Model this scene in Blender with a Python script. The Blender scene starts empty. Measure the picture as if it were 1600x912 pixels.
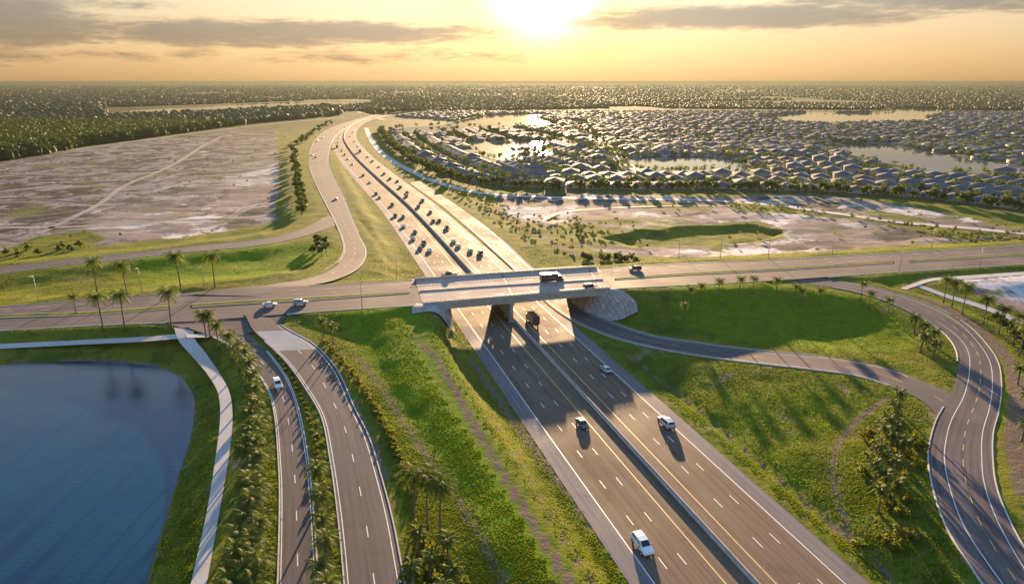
import bpy, bmesh, math, random
import numpy as np
from mathutils import Vector, Matrix
rad = math.radians
random.seed(7); rng = np.random.default_rng(7)
S = bpy.context.scene; COL = S.collection
# ------------------------------------------------------------------ camera
PITCH = rad(17.1); F = 1067.0; H = 77.0
cd = bpy.data.cameras.new("camera"); cam = bpy.data.objects.new("camera", cd); COL.objects.link(cam)
cam.location = (0, 0, H); cam.rotation_euler = (rad(90) - PITCH, 0, 0)
cd.sensor_width = 36; cd.lens = F / 1600 * 36; cd.clip_start = 1; cd.clip_end = 90000
S.camera = cam
# ------------------------------------------------------------------ light
SUN_AZ, SUN_EL = rad(2.4), rad(7.8)      # azimuth from +Y towards +X
sd = bpy.data.lights.new("sun", 'SUN'); sun = bpy.data.objects.new("sun", sd); COL.objects.link(sun)
sd.energy = 2.5; sd.angle = rad(0.6); sd.color = (1.0, 0.67, 0.37)
sdir = Vector((math.sin(SUN_AZ) * math.cos(SUN_EL), math.cos(SUN_AZ) * math.cos(SUN_EL), math.sin(SUN_EL)))
sun.rotation_euler = sdir.to_track_quat('Z', 'Y').to_euler()
sun.location = (0, 300, 200)
S.view_settings.view_transform = 'Standard'; S.view_settings.look = 'None'
S.view_settings.exposure = 3.33; S.view_settings.gamma = 1
SKY_STRENGTH = 0.15
HAZE_DENSITY = 1.1e-4
S.cycles.use_denoising = True
S.cycles.max_bounces = 6; S.cycles.transparent_max_bounces = 8; S.cycles.volume_bounces = 0
S.cycles.caustics_reflective = False; S.cycles.caustics_refractive = False

class NT:
    def __init__(s, tree): s.t = tree; s.n = tree.nodes; s.l = tree.links
    def new(s, t, **k):
        nd = s.n.new(t)
        for a, b in k.items(): setattr(nd, a, b)
        return nd
    def put(s, sock, v):
        if isinstance(v, bpy.types.NodeSocket): s.l.new(v, sock)
        elif isinstance(v, bpy.types.Node): s.l.new(v.outputs[0], sock)
        elif v is not None: sock.default_value = v
    def math(s, op, a, b=None, c=None, clamp=False):
        nd = s.new('ShaderNodeMath', operation=op, use_clamp=clamp)
        for i, v in enumerate((a, b, c)):
            if v is not None: s.put(nd.inputs[i], v)
        return nd.outputs[0]
    def mix(s, f, a, b, blend='MIX'):
        nd = s.new('ShaderNodeMix', data_type='RGBA', blend_type=blend)
        s.put(nd.inputs[0], f)
        for i, v in ((6, a), (7, b)):
            if isinstance(v, tuple) and len(v) == 3: v = (*v, 1)
            s.put(nd.inputs[i], v)
        return nd.outputs[2]
    def noise(s, vec, scale, detail=4, rough=.55, dist=0):
        nd = s.new('ShaderNodeTexNoise'); s.put(nd.inputs['Vector'], vec)
        nd.inputs['Scale'].default_value = scale; nd.inputs['Detail'].default_value = detail
        nd.inputs['Roughness'].default_value = rough; nd.inputs['Distortion'].default_value = dist
        return nd.outputs[0]
    def ramp(s, f, lo, hi, a=0., b=1.):
        nd = s.new('ShaderNodeMapRange', interpolation_type='SMOOTHSTEP'); s.put(nd.inputs[0], f)
        for i, v in enumerate((lo, hi, a, b)): s.put(nd.inputs[1 + i], v)
        return nd.outputs[0]
    def mapping(s, vec, scale=(1, 1, 1), rot=(0, 0, 0)):
        nd = s.new('ShaderNodeMapping'); s.put(nd.inputs[0], vec)
        nd.inputs['Rotation'].default_value = rot; nd.inputs['Scale'].default_value = scale
        return nd.outputs[0]

W = bpy.data.worlds.new("World"); S.world = W; W.use_nodes = True
w = NT(W.node_tree); w.n.clear()
sky = w.new('ShaderNodeTexSky', sky_type='NISHITA'); sky.sun_disc = False
sky.sun_elevation = SUN_EL; sky.sun_rotation = SUN_AZ
sky.altitude = 0; sky.air_density = 1.0; sky.dust_density = 4.5; sky.ozone_density = 1.2
tc = w.new('ShaderNodeTexCoord'); sep = w.new('ShaderNodeSeparateXYZ'); w.put(sep.inputs[0], tc.outputs['Generated'])
az = w.math('MULTIPLY', w.math('ARCTAN2', sep.outputs[0], sep.outputs[1]), 57.2958)
el = w.math('MULTIPLY', w.math('ARCSINE', sep.outputs[2]), 57.2958)
comb = w.new('ShaderNodeCombineXYZ'); w.put(comb.inputs[0], w.math('MULTIPLY', az, 0.16)); w.put(comb.inputs[1], w.math('MULTIPLY', el, 0.9))
cn = w.noise(comb.outputs[0], 1.1, 7, .62, .35)
cn2 = w.noise(comb.outputs[0], 4.5, 5, .6, .2)
def ell(px, py, hw, hh, amp=1.0):
    a0 = math.degrees(math.atan2((px - 800) / F, math.cos(PITCH))); e0 = (127 - py) / 18.4
    wa, we = hw / 17.0, hh / 15.0
    dx = w.math('DIVIDE', w.math('SUBTRACT', az, a0), wa); dy = w.math('DIVIDE', w.math('SUBTRACT', el, e0), we)
    r = w.math('ADD', w.math('MULTIPLY', dx, dx), w.math('MULTIPLY', dy, dy))
    v = w.math('SUBTRACT', 1.0, r)
    return w.math('MAXIMUM', w.math('MULTIPLY', v, amp), -1.5)
cl = None
for a in ((500, 61, 290, 15, 1), (420, 70, 190, 13, .9), (1120, 43, 285, 16, 1.0), (1470, 20, 260, 25, 1.0), (1650, 16, 200, 34, 1), (95, 66, 150, 22, 1), (60, 45, 120, 18, .9),
          (190, 33, 110, 8, .5), (60, 92, 150, 12, .3), (640, 92, 240, 9, .28), (300, 94, 110, 7, .22), (-300, 40, 260, 30, 1), (1950, 60, 200, 20, .9), (60, 8, 200, 12, .15)):
    v = ell(*a); cl = v if cl is None else w.math('MAXIMUM', cl, v)
cl = w.math('ADD', cl, w.math('MULTIPLY', w.math('SUBTRACT', cn, 0.50), 2.0))
cl = w.math('ADD', cl, w.math('MULTIPLY', w.math('SUBTRACT', cn2, 0.5), 0.9))
cf = w.ramp(cl, -0.10, 0.55); thick = w.ramp(cl, 0.0, 0.9)
# wide thin veil
veil = w.ramp(w.noise(comb.outputs[0], 0.55, 6, .6, .4), .42, .72)
veil = w.math('MULTIPLY', veil, 0.12)
gm = w.new('ShaderNodeGamma'); w.put(gm.inputs[0], sky.outputs[0]); gm.inputs[1].default_value = .25
tint = w.mix(w.ramp(el, -1.0, 8.5), (.405, .285, .165), (.345, .335, .285))
tint = w.mix(w.ramp(el, 8.0, 30.0), tint, (.19, .33, .56))
gd = w.new('ShaderNodeVectorMath', operation='DOT_PRODUCT'); w.put(gd.inputs[0], tc.outputs['Generated']); gd.inputs[1].default_value = sdir
dotv = w.math('MAXIMUM', gd.outputs['Value'], 0.0)
gl = w.math('POWER', dotv, 900.0); gl2 = w.math('POWER', dotv, 120.0)
tint = w.mix(w.math('MULTIPLY', gl2, .8), tint, (.44, .31, .14))
skyc = w.mix(1.0, gm.outputs[0], tint, 'MULTIPLY')
glow = w.mix(gl, (0, 0, 0), (4.5, 4.2, 3.8))
skyc = w.mix(1.0, skyc, glow, 'ADD')
skyc = w.mix(veil, skyc, w.mix(1.0, skyc, (0.82, .74, .72), 'MULTIPLY'))
ccol = w.mix(thick, w.mix(1.0, skyc, (.74, .73, .75), 'MULTIPLY'), w.mix(1.0, skyc, (.46, .49, .60), 'MULTIPLY'))
skyc = w.mix(cf, skyc, ccol)
bg = w.new('ShaderNodeBackground'); w.put(bg.inputs[0], skyc); bg.inputs[1].default_value = SKY_STRENGTH
w.l.new(bg.outputs[0], w.new('ShaderNodeOutputWorld').inputs[0])
#@@SKYEND
# ------------------------------------------------------------------ helpers
def G(px, py, z=0.0):
    dx = (px - 800) / F; dy = (456 - py) / F
    c, s_ = math.cos(PITCH), math.sin(PITCH)
    d = (dx, c + dy * s_, -s_ + dy * c); t = (z - H) / d[2]
    return (d[0] * t, d[1] * t)

def tag(o, label=None, cat=None, group=None, kind=None):
    if label: o['label'] = label
    if cat: o['category'] = cat
    if group: o['group'] = group
    if kind: o['kind'] = kind
    return o

def link(name, me, mats, parent=None):
    o = bpy.data.objects.new(name, me); COL.objects.link(o)
    for m in (mats if isinstance(mats, (list, tuple)) else [mats]): me.materials.append(m)
    if parent: o.parent = parent
    return o

def np_mesh(name, V, Fc, uv=None, mi=None, smooth=False):
    """V (n,3); Fc (m,3|4) array"""
    V = np.asarray(V, dtype=np.float32); Fc = np.asarray(Fc, dtype=np.int32)
    me = bpy.data.meshes.new(name); k = Fc.shape[1]
    me.vertices.add(len(V)); me.vertices.foreach_set('co', V.ravel())
    me.loops.add(Fc.size); me.loops.foreach_set('vertex_index', Fc.ravel())
    me.polygons.add(len(Fc)); me.polygons.foreach_set('loop_start', np.arange(0, Fc.size, k, dtype=np.int32))
    me.polygons.foreach_set('loop_total', np.full(len(Fc), k, dtype=np.int32))
    if mi is not None: me.polygons.foreach_set('material_index', np.asarray(mi, dtype=np.int32))
    me.update(calc_edges=True)
    if uv is not None:
        l = me.uv_layers.new(name='UVMap'); l.data.foreach_set('uv', np.asarray(uv, dtype=np.float32)[Fc.ravel()].ravel())
    if smooth: me.polygons.foreach_set('use_smooth', np.ones(len(Fc), dtype=bool))
    me.validate(); return me

class MB:
    def __init__(s): s.v = []; s.f = []; s.m = []; s.uv = []
    def add(s, vs, fs, m=0):
        b = len(s.v); s.v += [tuple(v) for v in vs]; s.f += [tuple(i + b for i in f) for f in fs]; s.m += [m] * len(fs)
    def box(s, x0, x1, y0, y1, z0, z1, m=0, top=None):
        t = top or (0, 0)
        s.add([(x0, y0, z0), (x1, y0, z0), (x1, y1, z0), (x0, y1, z0), (x0 + t[0], y0 + t[1], z1), (x1 - t[0], y0 + t[1], z1), (x1 - t[0], y1 - t[1], z1), (x0 + t[0], y1 - t[1], z1)],
              [(3, 2, 1, 0), (4, 5, 6, 7), (0, 1, 5, 4), (1, 2, 6, 5), (2, 3, 7, 6), (3, 0, 4, 7)], m)
    def tube(s, pts, rs, n=7, m=0, cap=True):
        rings = []; pts = [Vector(p) for p in pts]; vs = []; fs = []
        for i, p in enumerate(pts):
            d = (pts[min(i + 1, len(pts) - 1)] - pts[max(i - 1, 0)]).normalized()
            a = d.cross(Vector((0, 0, 1)));
            if a.length < .05: a = Vector((1, 0, 0))
            a.normalize(); b = d.cross(a)
            for k in range(n):
                t = 2 * math.pi * k / n; vs.append(p + (a * math.cos(t) + b * math.sin(t)) * rs[i])
        for i in range(len(pts) - 1):
            for k in range(n):
                fs.append((i * n + k, i * n + (k + 1) % n, (i + 1) * n + (k + 1) % n, (i + 1) * n + k))
        if cap: fs += [tuple(range(n)), tuple(reversed(range((len(pts) - 1) * n, len(pts) * n)))]
        s.add(vs, fs, m)
    def loft(s, rings, m=0, cap=True):
        n = len(rings[0]); vs = [p for r in rings for p in r]; fs = []
        for i in range(len(rings) - 1):
            for k in range(n): fs.append((i * n + k, i * n + (k + 1) % n, (i + 1) * n + (k + 1) % n, (i + 1) * n + k))
        if cap: fs += [tuple(reversed(range(n))), tuple(range((len(rings) - 1) * n, len(rings) * n))]
        s.add(vs, fs, m)
    def mesh(s, name, smooth=False):
        me = bpy.data.meshes.new(name); me.from_pydata(s.v, [], s.f); me.polygons.foreach_set('material_index', s.m)
        bm = bmesh.new(); bm.from_mesh(me); bmesh.ops.recalc_face_normals(bm, faces=bm.faces); bm.to_mesh(me); bm.free()
        if smooth: me.polygons.foreach_set('use_smooth', [True] * len(me.polygons))
        me.update(); return me
    def build(s, name, mats, parent=None, smooth=False): return link(name, s.mesh(name, smooth), mats, parent)

def empty(name, loc=(0, 0, 0), rz=0):
    o = bpy.data.objects.new(name, None); COL.objects.link(o); o.location = loc; o.rotation_euler = (0, 0, rz); o.empty_display_size = .5; return o
KIDS = {}
def kids(o):
    k = KIDS.get(o.name)
    if k is None: k = KIDS[o.name] = [c for c in list(bpy.data.objects) if c.parent == o]
    return k
def copy_tree(o, parent=None):
    c = o.copy(); COL.objects.link(c)
    if parent: c.parent = parent
    for ch in kids(o): copy_tree(ch, c)
    return c
ONES = 'first second third fourth fifth sixth seventh eighth ninth'.split()
TEENS = 'tenth eleventh twelfth thirteenth fourteenth fifteenth sixteenth seventeenth eighteenth nineteenth'.split()
TENS = 'twent thirt fort fift sixt sevent eight ninet'.split()
def ordw(n):
    if n < 10: return ONES[n - 1]
    if n < 20: return TEENS[n - 10]
    if n < 100: return TENS[n // 10 - 2] + ('ieth' if n % 10 == 0 else 'y-' + ONES[n % 10 - 1])
    return 'hundredth' if n == 100 else 'hundred-and-' + ordw(n - 100)

# ------------------------------------------------------------------ materials
MT = {}
def base_mat(name, rough=.7, **k):
    m = bpy.data.materials.new(name); m.use_nodes = True; MT[name] = m
    t = NT(m.node_tree); p = t.n['Principled BSDF']; p.inputs['Roughness'].default_value = rough
    for a, b in k.items(): p.inputs[a.replace('_', ' ')].default_value = b
    return m, t, p
def simple(name, c1, c2=None, scale=1.0, rough=.7, bump=0, coord='Object', **k):
    m, t, p = base_mat(name, rough, **k)
    if rough > .65: p.inputs['Specular IOR Level'].default_value = .12
    c2 = c2 or tuple(x * .8 for x in c1)
    v = t.new('ShaderNodeNewGeometry').outputs['Position'] if coord == 'World' else t.new('ShaderNodeTexCoord').outputs[coord]
    n = t.noise(v, scale, 5)
    t.put(p.inputs['Base Color'], t.mix(t.ramp(n, .3, .7), c1, c2))
    if bump:
        b = t.new('ShaderNodeBump'); b.inputs['Strength'].default_value = bump; b.inputs['Distance'].default_value = .1
        t.put(b.inputs['Height'], n); t.put(p.inputs['Normal'], b)
    return m
def pos(t): return t.new('ShaderNodeNewGeometry').outputs['Position']

def asphalt(name, c1, c2, stain=(.03, .028, .027), streak=True, rough=.8):
    m, t, p = base_mat(name, rough); p.inputs['Specular IOR Level'].default_value = .12
    P = pos(t); uv = t.new('ShaderNodeUVMap').outputs[0]
    big = t.noise(P, .045, 5, .6); fine = t.noise(P, 6.0, 3, .7)
    col = t.mix(t.ramp(big, .35, .68), c1, c2)
    col = t.mix(t.math('MULTIPLY', t.ramp(fine, .35, .75), .35), col, tuple(x * .6 for x in c1))
    if streak:
        st = t.noise(t.mapping(uv, (1.3, .02, 1)), 1.0, 4, .6)
        col = t.mix(t.math('MULTIPLY', t.ramp(st, .42, .66), .6), col, stain)
        st2 = t.noise(t.mapping(uv, (2.2, .05, 1)), 1.7, 3, .6)
        col = t.mix(t.math('MULTIPLY', t.ramp(st2, .5, .8), .35), col, tuple(x * 1.5 for x in c2))
    # patch repairs / stains
    pt = t.noise(t.mapping(P, (.3, .3, .3)), .6, 2, .5, 1.5)
    col = t.mix(t.math('MULTIPLY', t.ramp(pt, .62, .72), .3), col, stain)
    t.put(p.inputs['Base Color'], col)
    t.put(p.inputs['Roughness'], t.ramp(big, .3, .7, rough - .07, rough + .1))
    b = t.new('ShaderNodeBump'); b.inputs['Strength'].default_value = .35; b.inputs['Distance'].default_value = .03
    t.put(b.inputs['Height'], fine); t.put(p.inputs['Normal'], b)
    return m
M_hwy = asphalt('highway_asphalt', (.135, .095, .065), (.190, .132, .090), (.060, .046, .036))
M_shoulder = asphalt('shoulder_asphalt', (.15, .135, .135), (.20, .18, .18), (.09, .08, .08))
M_road = asphalt('road_asphalt', (.088, .073, .072), (.155, .122, .116), (.040, .036, .040))
M_path = asphalt('path_concrete', (.42, .39, .36), (.50, .47, .44), (.32, .29, .26), streak=False, rough=.8)
M_street = asphalt('street_concrete', (.20, .18, .165), (.27, .24, .22), (.13, .115, .11), streak=False, rough=.8)
M_conc = simple('concrete', (.46, .42, .37), (.36, .33, .29), .6, .8, .2, coord='World')
M_deck = asphalt('bridge_deck_concrete', (.34, .28, .24), (.42, .34, .29), (.22, .18, .15), rough=.85)
M_kerb = simple('kerb_concrete', (.55, .53, .50), (.42, .40, .37), 2, .8, coord='World')
def paint(name, c):
    m, t, p = base_mat(name, .6)
    n = t.noise(pos(t), 4, 5, .7); n2 = t.noise(pos(t), .5, 3)
    f = t.math('ADD', t.math('MULTIPLY', n, .6), t.math('MULTIPLY', n2, .4))
    t.put(p.inputs['Base Color'], t.mix(t.ramp(f, .52, .66), c, tuple(.35 * x + .06 for x in c)))
    return m
M_white = paint('white_road_paint', (.62, .60, .56)); M_yellow = paint('yellow_road_paint', (.55, .36, .09))

def leaf_mat(name, a, b, c, trans=.35, scale=.8):
    m, t, p = base_mat(name, .65); p.inputs['Specular IOR Level'].default_value = .1
    info = t.new('ShaderNodeObjectInfo'); n = t.noise(pos(t), scale, 3)
    col = t.mix(t.ramp(n, .35, .65), a, b); col = t.mix(t.math('MULTIPLY', info.outputs['Random'], .6), col, c)
    t.put(p.inputs['Base Color'], col)
    tr = t.new('ShaderNodeBsdfTranslucent'); t.put(tr.inputs[0], t.mix(1.0, col, (1.5, 1.5, .7), 'MULTIPLY'))
    mx = t.new('ShaderNodeMixShader'); mx.inputs[0].default_value = trans
    t.l.new(p.outputs[0], mx.inputs[1]); t.l.new(tr.outputs[0], mx.inputs[2]); t.l.new(mx.outputs[0], t.n['Material Output'].inputs[0])
    return m
M_frond = leaf_mat('palm_frond', (.055, .095, .018), (.10, .14, .025), (.12, .13, .03), .45)
M_leaf = leaf_mat('tree_leaf', (.035, .065, .015), (.07, .10, .02), (.10, .11, .025), .35)
M_shrub = leaf_mat('shrub_leaf', (.08, .11, .015), (.16, .17, .02), (.20, .16, .03), .4)
M_forest = leaf_mat('forest_leaf', (.022, .045, .010), (.060, .085, .014), (.03, .05, .015), .22, .05)
M_woods = leaf_mat('far_woods_leaf', (.020, .036, .010), (.042, .056, .016), (.02, .03, .01), .0, .01)
M_tuft = leaf_mat('grass_blade', (.10, .16, .008), (.14, .18, .012), (.1, .1, .02), .42, .12)
M_trunk = simple('palm_trunk', (.22, .17, .12), (.13, .10, .07), 5, .9, .3)
M_bark = simple('bark', (.12, .09, .06), (.07, .05, .035), 4, .9, .3)

# ------------------------------------------------------------------ roads, traced edges -> world
def smooth_line(pts, step):
    """Catmull-Rom through (x,y,z) points, resampled evenly to about step metres"""
    P = np.array(pts, float); Q = [2 * P[0] - P[1]] + list(P) + [2 * P[-1] - P[-2]]; out = []
    for i in range(1, len(Q) - 2):
        p0, p1, p2, p3 = Q[i - 1], Q[i], Q[i + 1], Q[i + 2]
        t0 = 0; t1 = t0 + np.linalg.norm(p1 - p0) ** .5 + 1e-6; t2 = t1 + np.linalg.norm(p2 - p1) ** .5 + 1e-6; t3 = t2 + np.linalg.norm(p3 - p2) ** .5 + 1e-6
        for t in np.linspace(t1, t2, 24, endpoint=False):
            A1 = (t1 - t) / (t1 - t0) * p0 + (t - t0) / (t1 - t0) * p1; A2 = (t2 - t) / (t2 - t1) * p1 + (t - t1) / (t2 - t1) * p2
            A3 = (t3 - t) / (t3 - t2) * p2 + (t - t2) / (t3 - t2) * p3
            B1 = (t2 - t) / (t2 - t0) * A1 + (t - t0) / (t2 - t0) * A2; B2 = (t3 - t) / (t3 - t1) * A2 + (t - t1) / (t3 - t1) * A3
            out.append((t2 - t) / (t2 - t1) * B1 + (t - t1) / (t2 - t1) * B2)
    out.append(P[-1]); out = np.array(out)
    return out
def resample(L, n):
    d = np.r_[0, np.cumsum(np.linalg.norm(np.diff(L[:, :2], axis=0), axis=1))]
    s = np.linspace(0, d[-1], n)
    return np.stack([np.interp(s, d, L[:, k]) for k in range(L.shape[1])], 1), s
def wpts(px): return [(*G(p[0], p[1], p[2]), p[2]) for p in px]
class Road:
    def __init__(s, Lp, Rp, step=3.0, feature=True, avg=True):
        L = smooth_line(wpts(Lp), step); R = smooth_line(wpts(Rp), step)
        ln = max(np.linalg.norm(np.diff(L[:, :2], axis=0), axis=1).sum(), np.linalg.norm(np.diff(R[:, :2], axis=0), axis=1).sum())
        n = max(4, int(ln / step)); s.L, _ = resample(L, n); s.R, _ = resample(R, n)
        if avg: s.L[:, 2] = s.R[:, 2] = (s.L[:, 2] + s.R[:, 2]) / 2
        s.fin(feature)
    def fin(s, feature=True):
        s.C = (s.L + s.R) / 2; s.w = np.linalg.norm((s.L - s.R)[:, :2], axis=1) / 2
        s.s = np.r_[0, np.cumsum(np.linalg.norm(np.diff(s.C[:, :2], axis=0), axis=1))]
        if feature: FEATS.append((s.C, s.w))
    def line(s, off, side='L'):
        """points at metric offset from one edge"""
        d = s.R - s.L; wd = np.linalg.norm(d[:, :2], axis=1)[:, None]
        return s.L + d / wd * off if side == 'L' else s.R - d / wd * off
FEATS = []
def ribbon(A, B, z=0.0, nu=1, u0=0, mi=0, skirt=0):
    """grid strip between two polylines; returns V,F,uv"""
    n = len(A); d = np.r_[0, np.cumsum(np.linalg.norm(np.diff(A[:, :2], axis=0), axis=1))]
    V = []; UV = []
    for k in range(nu + 1):
        f = k / nu; P = A * (1 - f) + B * f; P = P.copy(); P[:, 2] += z; V.append(P)
        UV.append(np.stack([u0 + f * np.linalg.norm((B - A)[:, :2], axis=1), d], 1))
    V = np.concatenate(V); UV = np.concatenate(UV); Fc = []
    i = np.arange(n - 1)
    for k in range(nu): Fc.append(np.stack([k * n + i, k * n + i + 1, (k + 1) * n + i + 1, (k + 1) * n + i], 1))
    return V, np.concatenate(Fc), UV
class Acc:
    def __init__(s): s.V = []; s.F = []; s.U = []; s.M = []; s.n = 0
    def add(s, V, Fc, U=None, m=0):
        s.V.append(V); s.F.append(np.asarray(Fc) + s.n); s.U.append(U if U is not None else np.zeros((len(V), 2))); s.M.append(np.full(len(Fc), m)); s.n += len(V)
    def build(s, name, mats, parent=None, smooth=False):
        if not s.V: return None
        me = np_mesh(name, np.concatenate(s.V), np.concatenate(s.F), np.concatenate(s.U), np.concatenate(s.M), smooth)
        return link(name, me, mats, parent)
def flip_up(V, Fc):
    a, b, c = V[Fc[:, 0]], V[Fc[:, 1]], V[Fc[:, 2]]
    nz = np.cross((b - a)[:, :3], (c - a)[:, :3])[:, 2]
    Fc = Fc.copy(); Fc[nz < 0] = Fc[nz < 0][:, ::-1]; return Fc
def strip(acc, A, B, z, m=0, nu=1, u0=0):
    V, Fc, U = ribbon(A, B, z, nu, u0); acc.add(V, flip_up(V, Fc), U, m)
def stripe(acc, P, w, z, m, dash=None, i0=0, i1=None):
    """painted line of width w along polyline P"""
    P = P[i0:i1]
    d = np.r_[0, np.cumsum(np.linalg.norm(np.diff(P[:, :2], axis=0), axis=1))]
    def seg(a, b, n):
        s = np.linspace(a, b, n); Q = np.stack([np.interp(s, d, P[:, k]) for k in range(3)], 1)
        T = np.gradient(Q[:, :2], axis=0); T /= np.linalg.norm(T, axis=1)[:, None] + 1e-9
        N = np.c_[-T[:, 1], T[:, 0], np.zeros(len(T))] * w / 2
        strip(acc, Q + N, Q - N, z, m)
    if dash is None: seg(0, d[-1], max(2, int(d[-1] / 2.5)))
    else:
        a = 0
        while a + dash[0] < d[-1]: seg(a, a + dash[0], 2); a += dash[0] + dash[1]
def kerb(acc, P, out, w=.24, h=.11, z=0, m=0, i0=0, i1=None):
    """kerb outside edge P; out=+1 if outside lies to the left of travel"""
    P = P[i0:i1]
    T = np.gradient(P[:, :2], axis=0); T /= np.linalg.norm(T, axis=1)[:, None] + 1e-9
    N = np.c_[-T[:, 1], T[:, 0], np.zeros(len(T))] * out
    up = np.array([0, 0, 1.])
    a = P + up * (z - .02); b = P + up * (z + h); c = P + N * w + up * (z + h); d = P + N * (w + .02) + up * (z - .35)
    for q, r in ((a, b), (b, c), (c, d)):
        V, Fc, U = ribbon(q, r, 0); acc.add(V, Fc, U, m)

CZ = lambda x: float(np.interp(x, [-300, -100, 0, 156, 281, 400, 450, 650, 800, 950, 1043, 1200, 1390, 1600, 1800, 2100], [1.2, 2.2, 2.8, 3.9, 5.0, 6.0, 6.5, 8.5, 8.9, 8.7, 8.1, 6.9, 5.0, 3.0, 1.6, 1.0]))
def zc(l): return [(a, b, CZ(a)) for a, b in l]
N_edge = [(-320, 503), (-100, 486), (0, 478), (156, 466), (281, 455.5), (400, 449.5), (475, 446), (650, 438), (790, 428.5), (938, 419), (1043, 411.6), (1200, 405), (1390, 394.5), (1600, 382.6), (1800, 370), (2050, 354)]
S_edge = [(-320, 545), (-100, 524), (0, 517.5), (156, 509.5), (281, 504), (400, 495), (475, 489), (655, 476.5), (800, 464.5), (951, 452), (1043, 447.5), (1200, 440), (1390, 427.5), (1600, 414), (1800, 400), (2050, 383)]
MN = [(-320, 519), (-100, 501), (0, 492.5), (156, 487), (281, 477), (406, 469), (500, 464), (652, 454.5), (790, 445), (940, 436), (1069, 427), (1200, 420), (1390, 408.5), (1600, 395.5), (1800, 382), (2050, 366)]
MS = [(a, b + (4.5 if a < 600 else 2.2 if 640 < a < 950 else 3.2)) for a, b in MN]
lineN, lineS, lineMN, lineMS = [smooth_line(wpts(zc(l)), 3) for l in (N_edge, S_edge, MN, MS)]
def cut(line, xa, xb, n):
    """part of a line between two pixel columns of the trace (its own control points), as n points"""
    # pixel column of every point
    d = line[:, 1]; zc_ = line[:, 1] * math.cos(PITCH) + (H - line[:, 2]) * math.sin(PITCH)
    px = 800 + F * line[:, 0] / zc_
    xs = np.linspace(xa, xb, n)
    return np.stack([np.interp(xs, px, line[:, k]) for k in range(3)], 1)
class Rd2(Road):
    def __init__(s, L, R, feature=True): s.L = L; s.R = R; s.fin(feature)
def perp(L, R, n):
    L, _ = resample(L, n); j = [int(np.argmin(np.hypot(R[:, 0] - q[0], R[:, 1] - q[1]))) for q in L]; Q = R[j].copy(); z = (L[:, 2] + Q[:, 2]) / 2; L = L.copy(); L[:, 2] = z; Q[:, 2] = z; return L, Q
BW0, BW1, BE0, BE1 = 648, 661, 932, 953          # bridge ends on the north and south edges
west = Rd2(*perp(cut(lineN, -320, 668, 100), cut(lineS, -330, 666, 900), 110), False)
east = Rd2(*perp(cut(lineN, 898, 2050, 110), cut(lineS, 940, 2060, 900), 130), False)
for r_, xa, xb in ((west, -999, 648), (east, 950, 9999)):
    px_ = 800 + F * r_.C[:, 0] / (r_.C[:, 1] * math.cos(PITCH) + (H - r_.C[:, 2]) * math.sin(PITCH)); k_ = (px_ > xa) & (px_ < xb); FEATS.append((r_.C[k_], r_.w[k_]))
deckr = Rd2(cut(lineN, BW0, BE0, 24), cut(lineS, BW1, BE1, 24), False)

hc_px = [(1560, 1326), (1180, 912), (986, 700), (803, 500), (644, 327), (593, 281), (560, 250), (544, 230), (537.5, 216), (542, 203), (557, 191.5), (585, 183), (625, 176.5), (700, 168), (780, 163), (870, 158.5), (960, 156)]
hc = smooth_line([(*G(a, b, 0), 0) for a, b in hc_px], 4); hc, hs = resample(hc, 620)
def offs(P, o):
    T = np.gradient(P[:, :2], axis=0); T /= np.linalg.norm(T, axis=1)[:, None]
    Q = P.copy(); Q[:, 0] += T[:, 1] * o; Q[:, 1] -= T[:, 0] * o; return Q
hwy = Rd2(offs(hc, -19.3), offs(hc, 17.7))

A = Road([(382, 490, 6.0), (397, 517.5, 5.9), (425, 542.5, 5.5), (450, 567.5, 5.2), (481, 611, 4.8), (503, 651, 4.5), (517, 720, 4.0), (529, 805, 3.6), (539, 912, 3.2), (545, 1010, 3.0)],
         [(428, 488, 6.35), (431, 500, 6.3), (450, 515, 6.1), (487, 535, 5.8), (525, 575, 5.3), (552, 634, 4.8), (576, 682, 4.5), (593, 737, 4.1), (611, 805, 3.6), (631, 908, 3.2), (650, 1010, 3.0)])
B = Road([(290, 509, 5.3), (300, 514.5, 5.28), (328, 524, 5.2), (359, 539, 5.0), (381, 558, 4.8), (403, 583, 4.45), (421, 614, 4.0), (430, 650, 3.8), (436, 720, 3.4), (438, 771, 3.2), (435, 912, 2.7), (431, 1010, 2.4)],
         [(386, 504, 5.35), (388, 520, 5.3), (412, 542.5, 5.1), (437.5, 574, 4.7), (455, 605, 4.35), (469, 651, 4.0), (481, 720, 3.6), (489, 805, 3.2), (496, 912, 2.8), (501, 1010, 2.5)])
NW = Road([(281, 459, 5.0), (340, 452.5, 5.4), (400, 445, 5.6), (450, 437, 5.0), (500, 424, 4.2), (528, 408, 3.6), (537, 393, 3.2), (535, 375, 2.8), (525, 350, 2.4), (510, 320, 1.9), (497, 295, 1.5), (484, 262, 1.0), (484, 240, .7), (492, 220, .5), (510, 204, .4), (530, 195, .2), (552, 188.5, .1)],
          [(400, 463, 6.0), (475, 447, 6.4), (505, 442, 6.0), (530, 435, 5.4), (558, 421, 4.6), (571, 405, 3.9), (573, 390, 3.4), (562, 368, 2.9), (547, 335, 2.3), (535, 305, 1.8), (522, 280, 1.5), (513, 255, 1.1), (514, 235, .8), (522, 215, .6), (535, 203, .3), (556, 192, .1)], avg=False)
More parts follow.
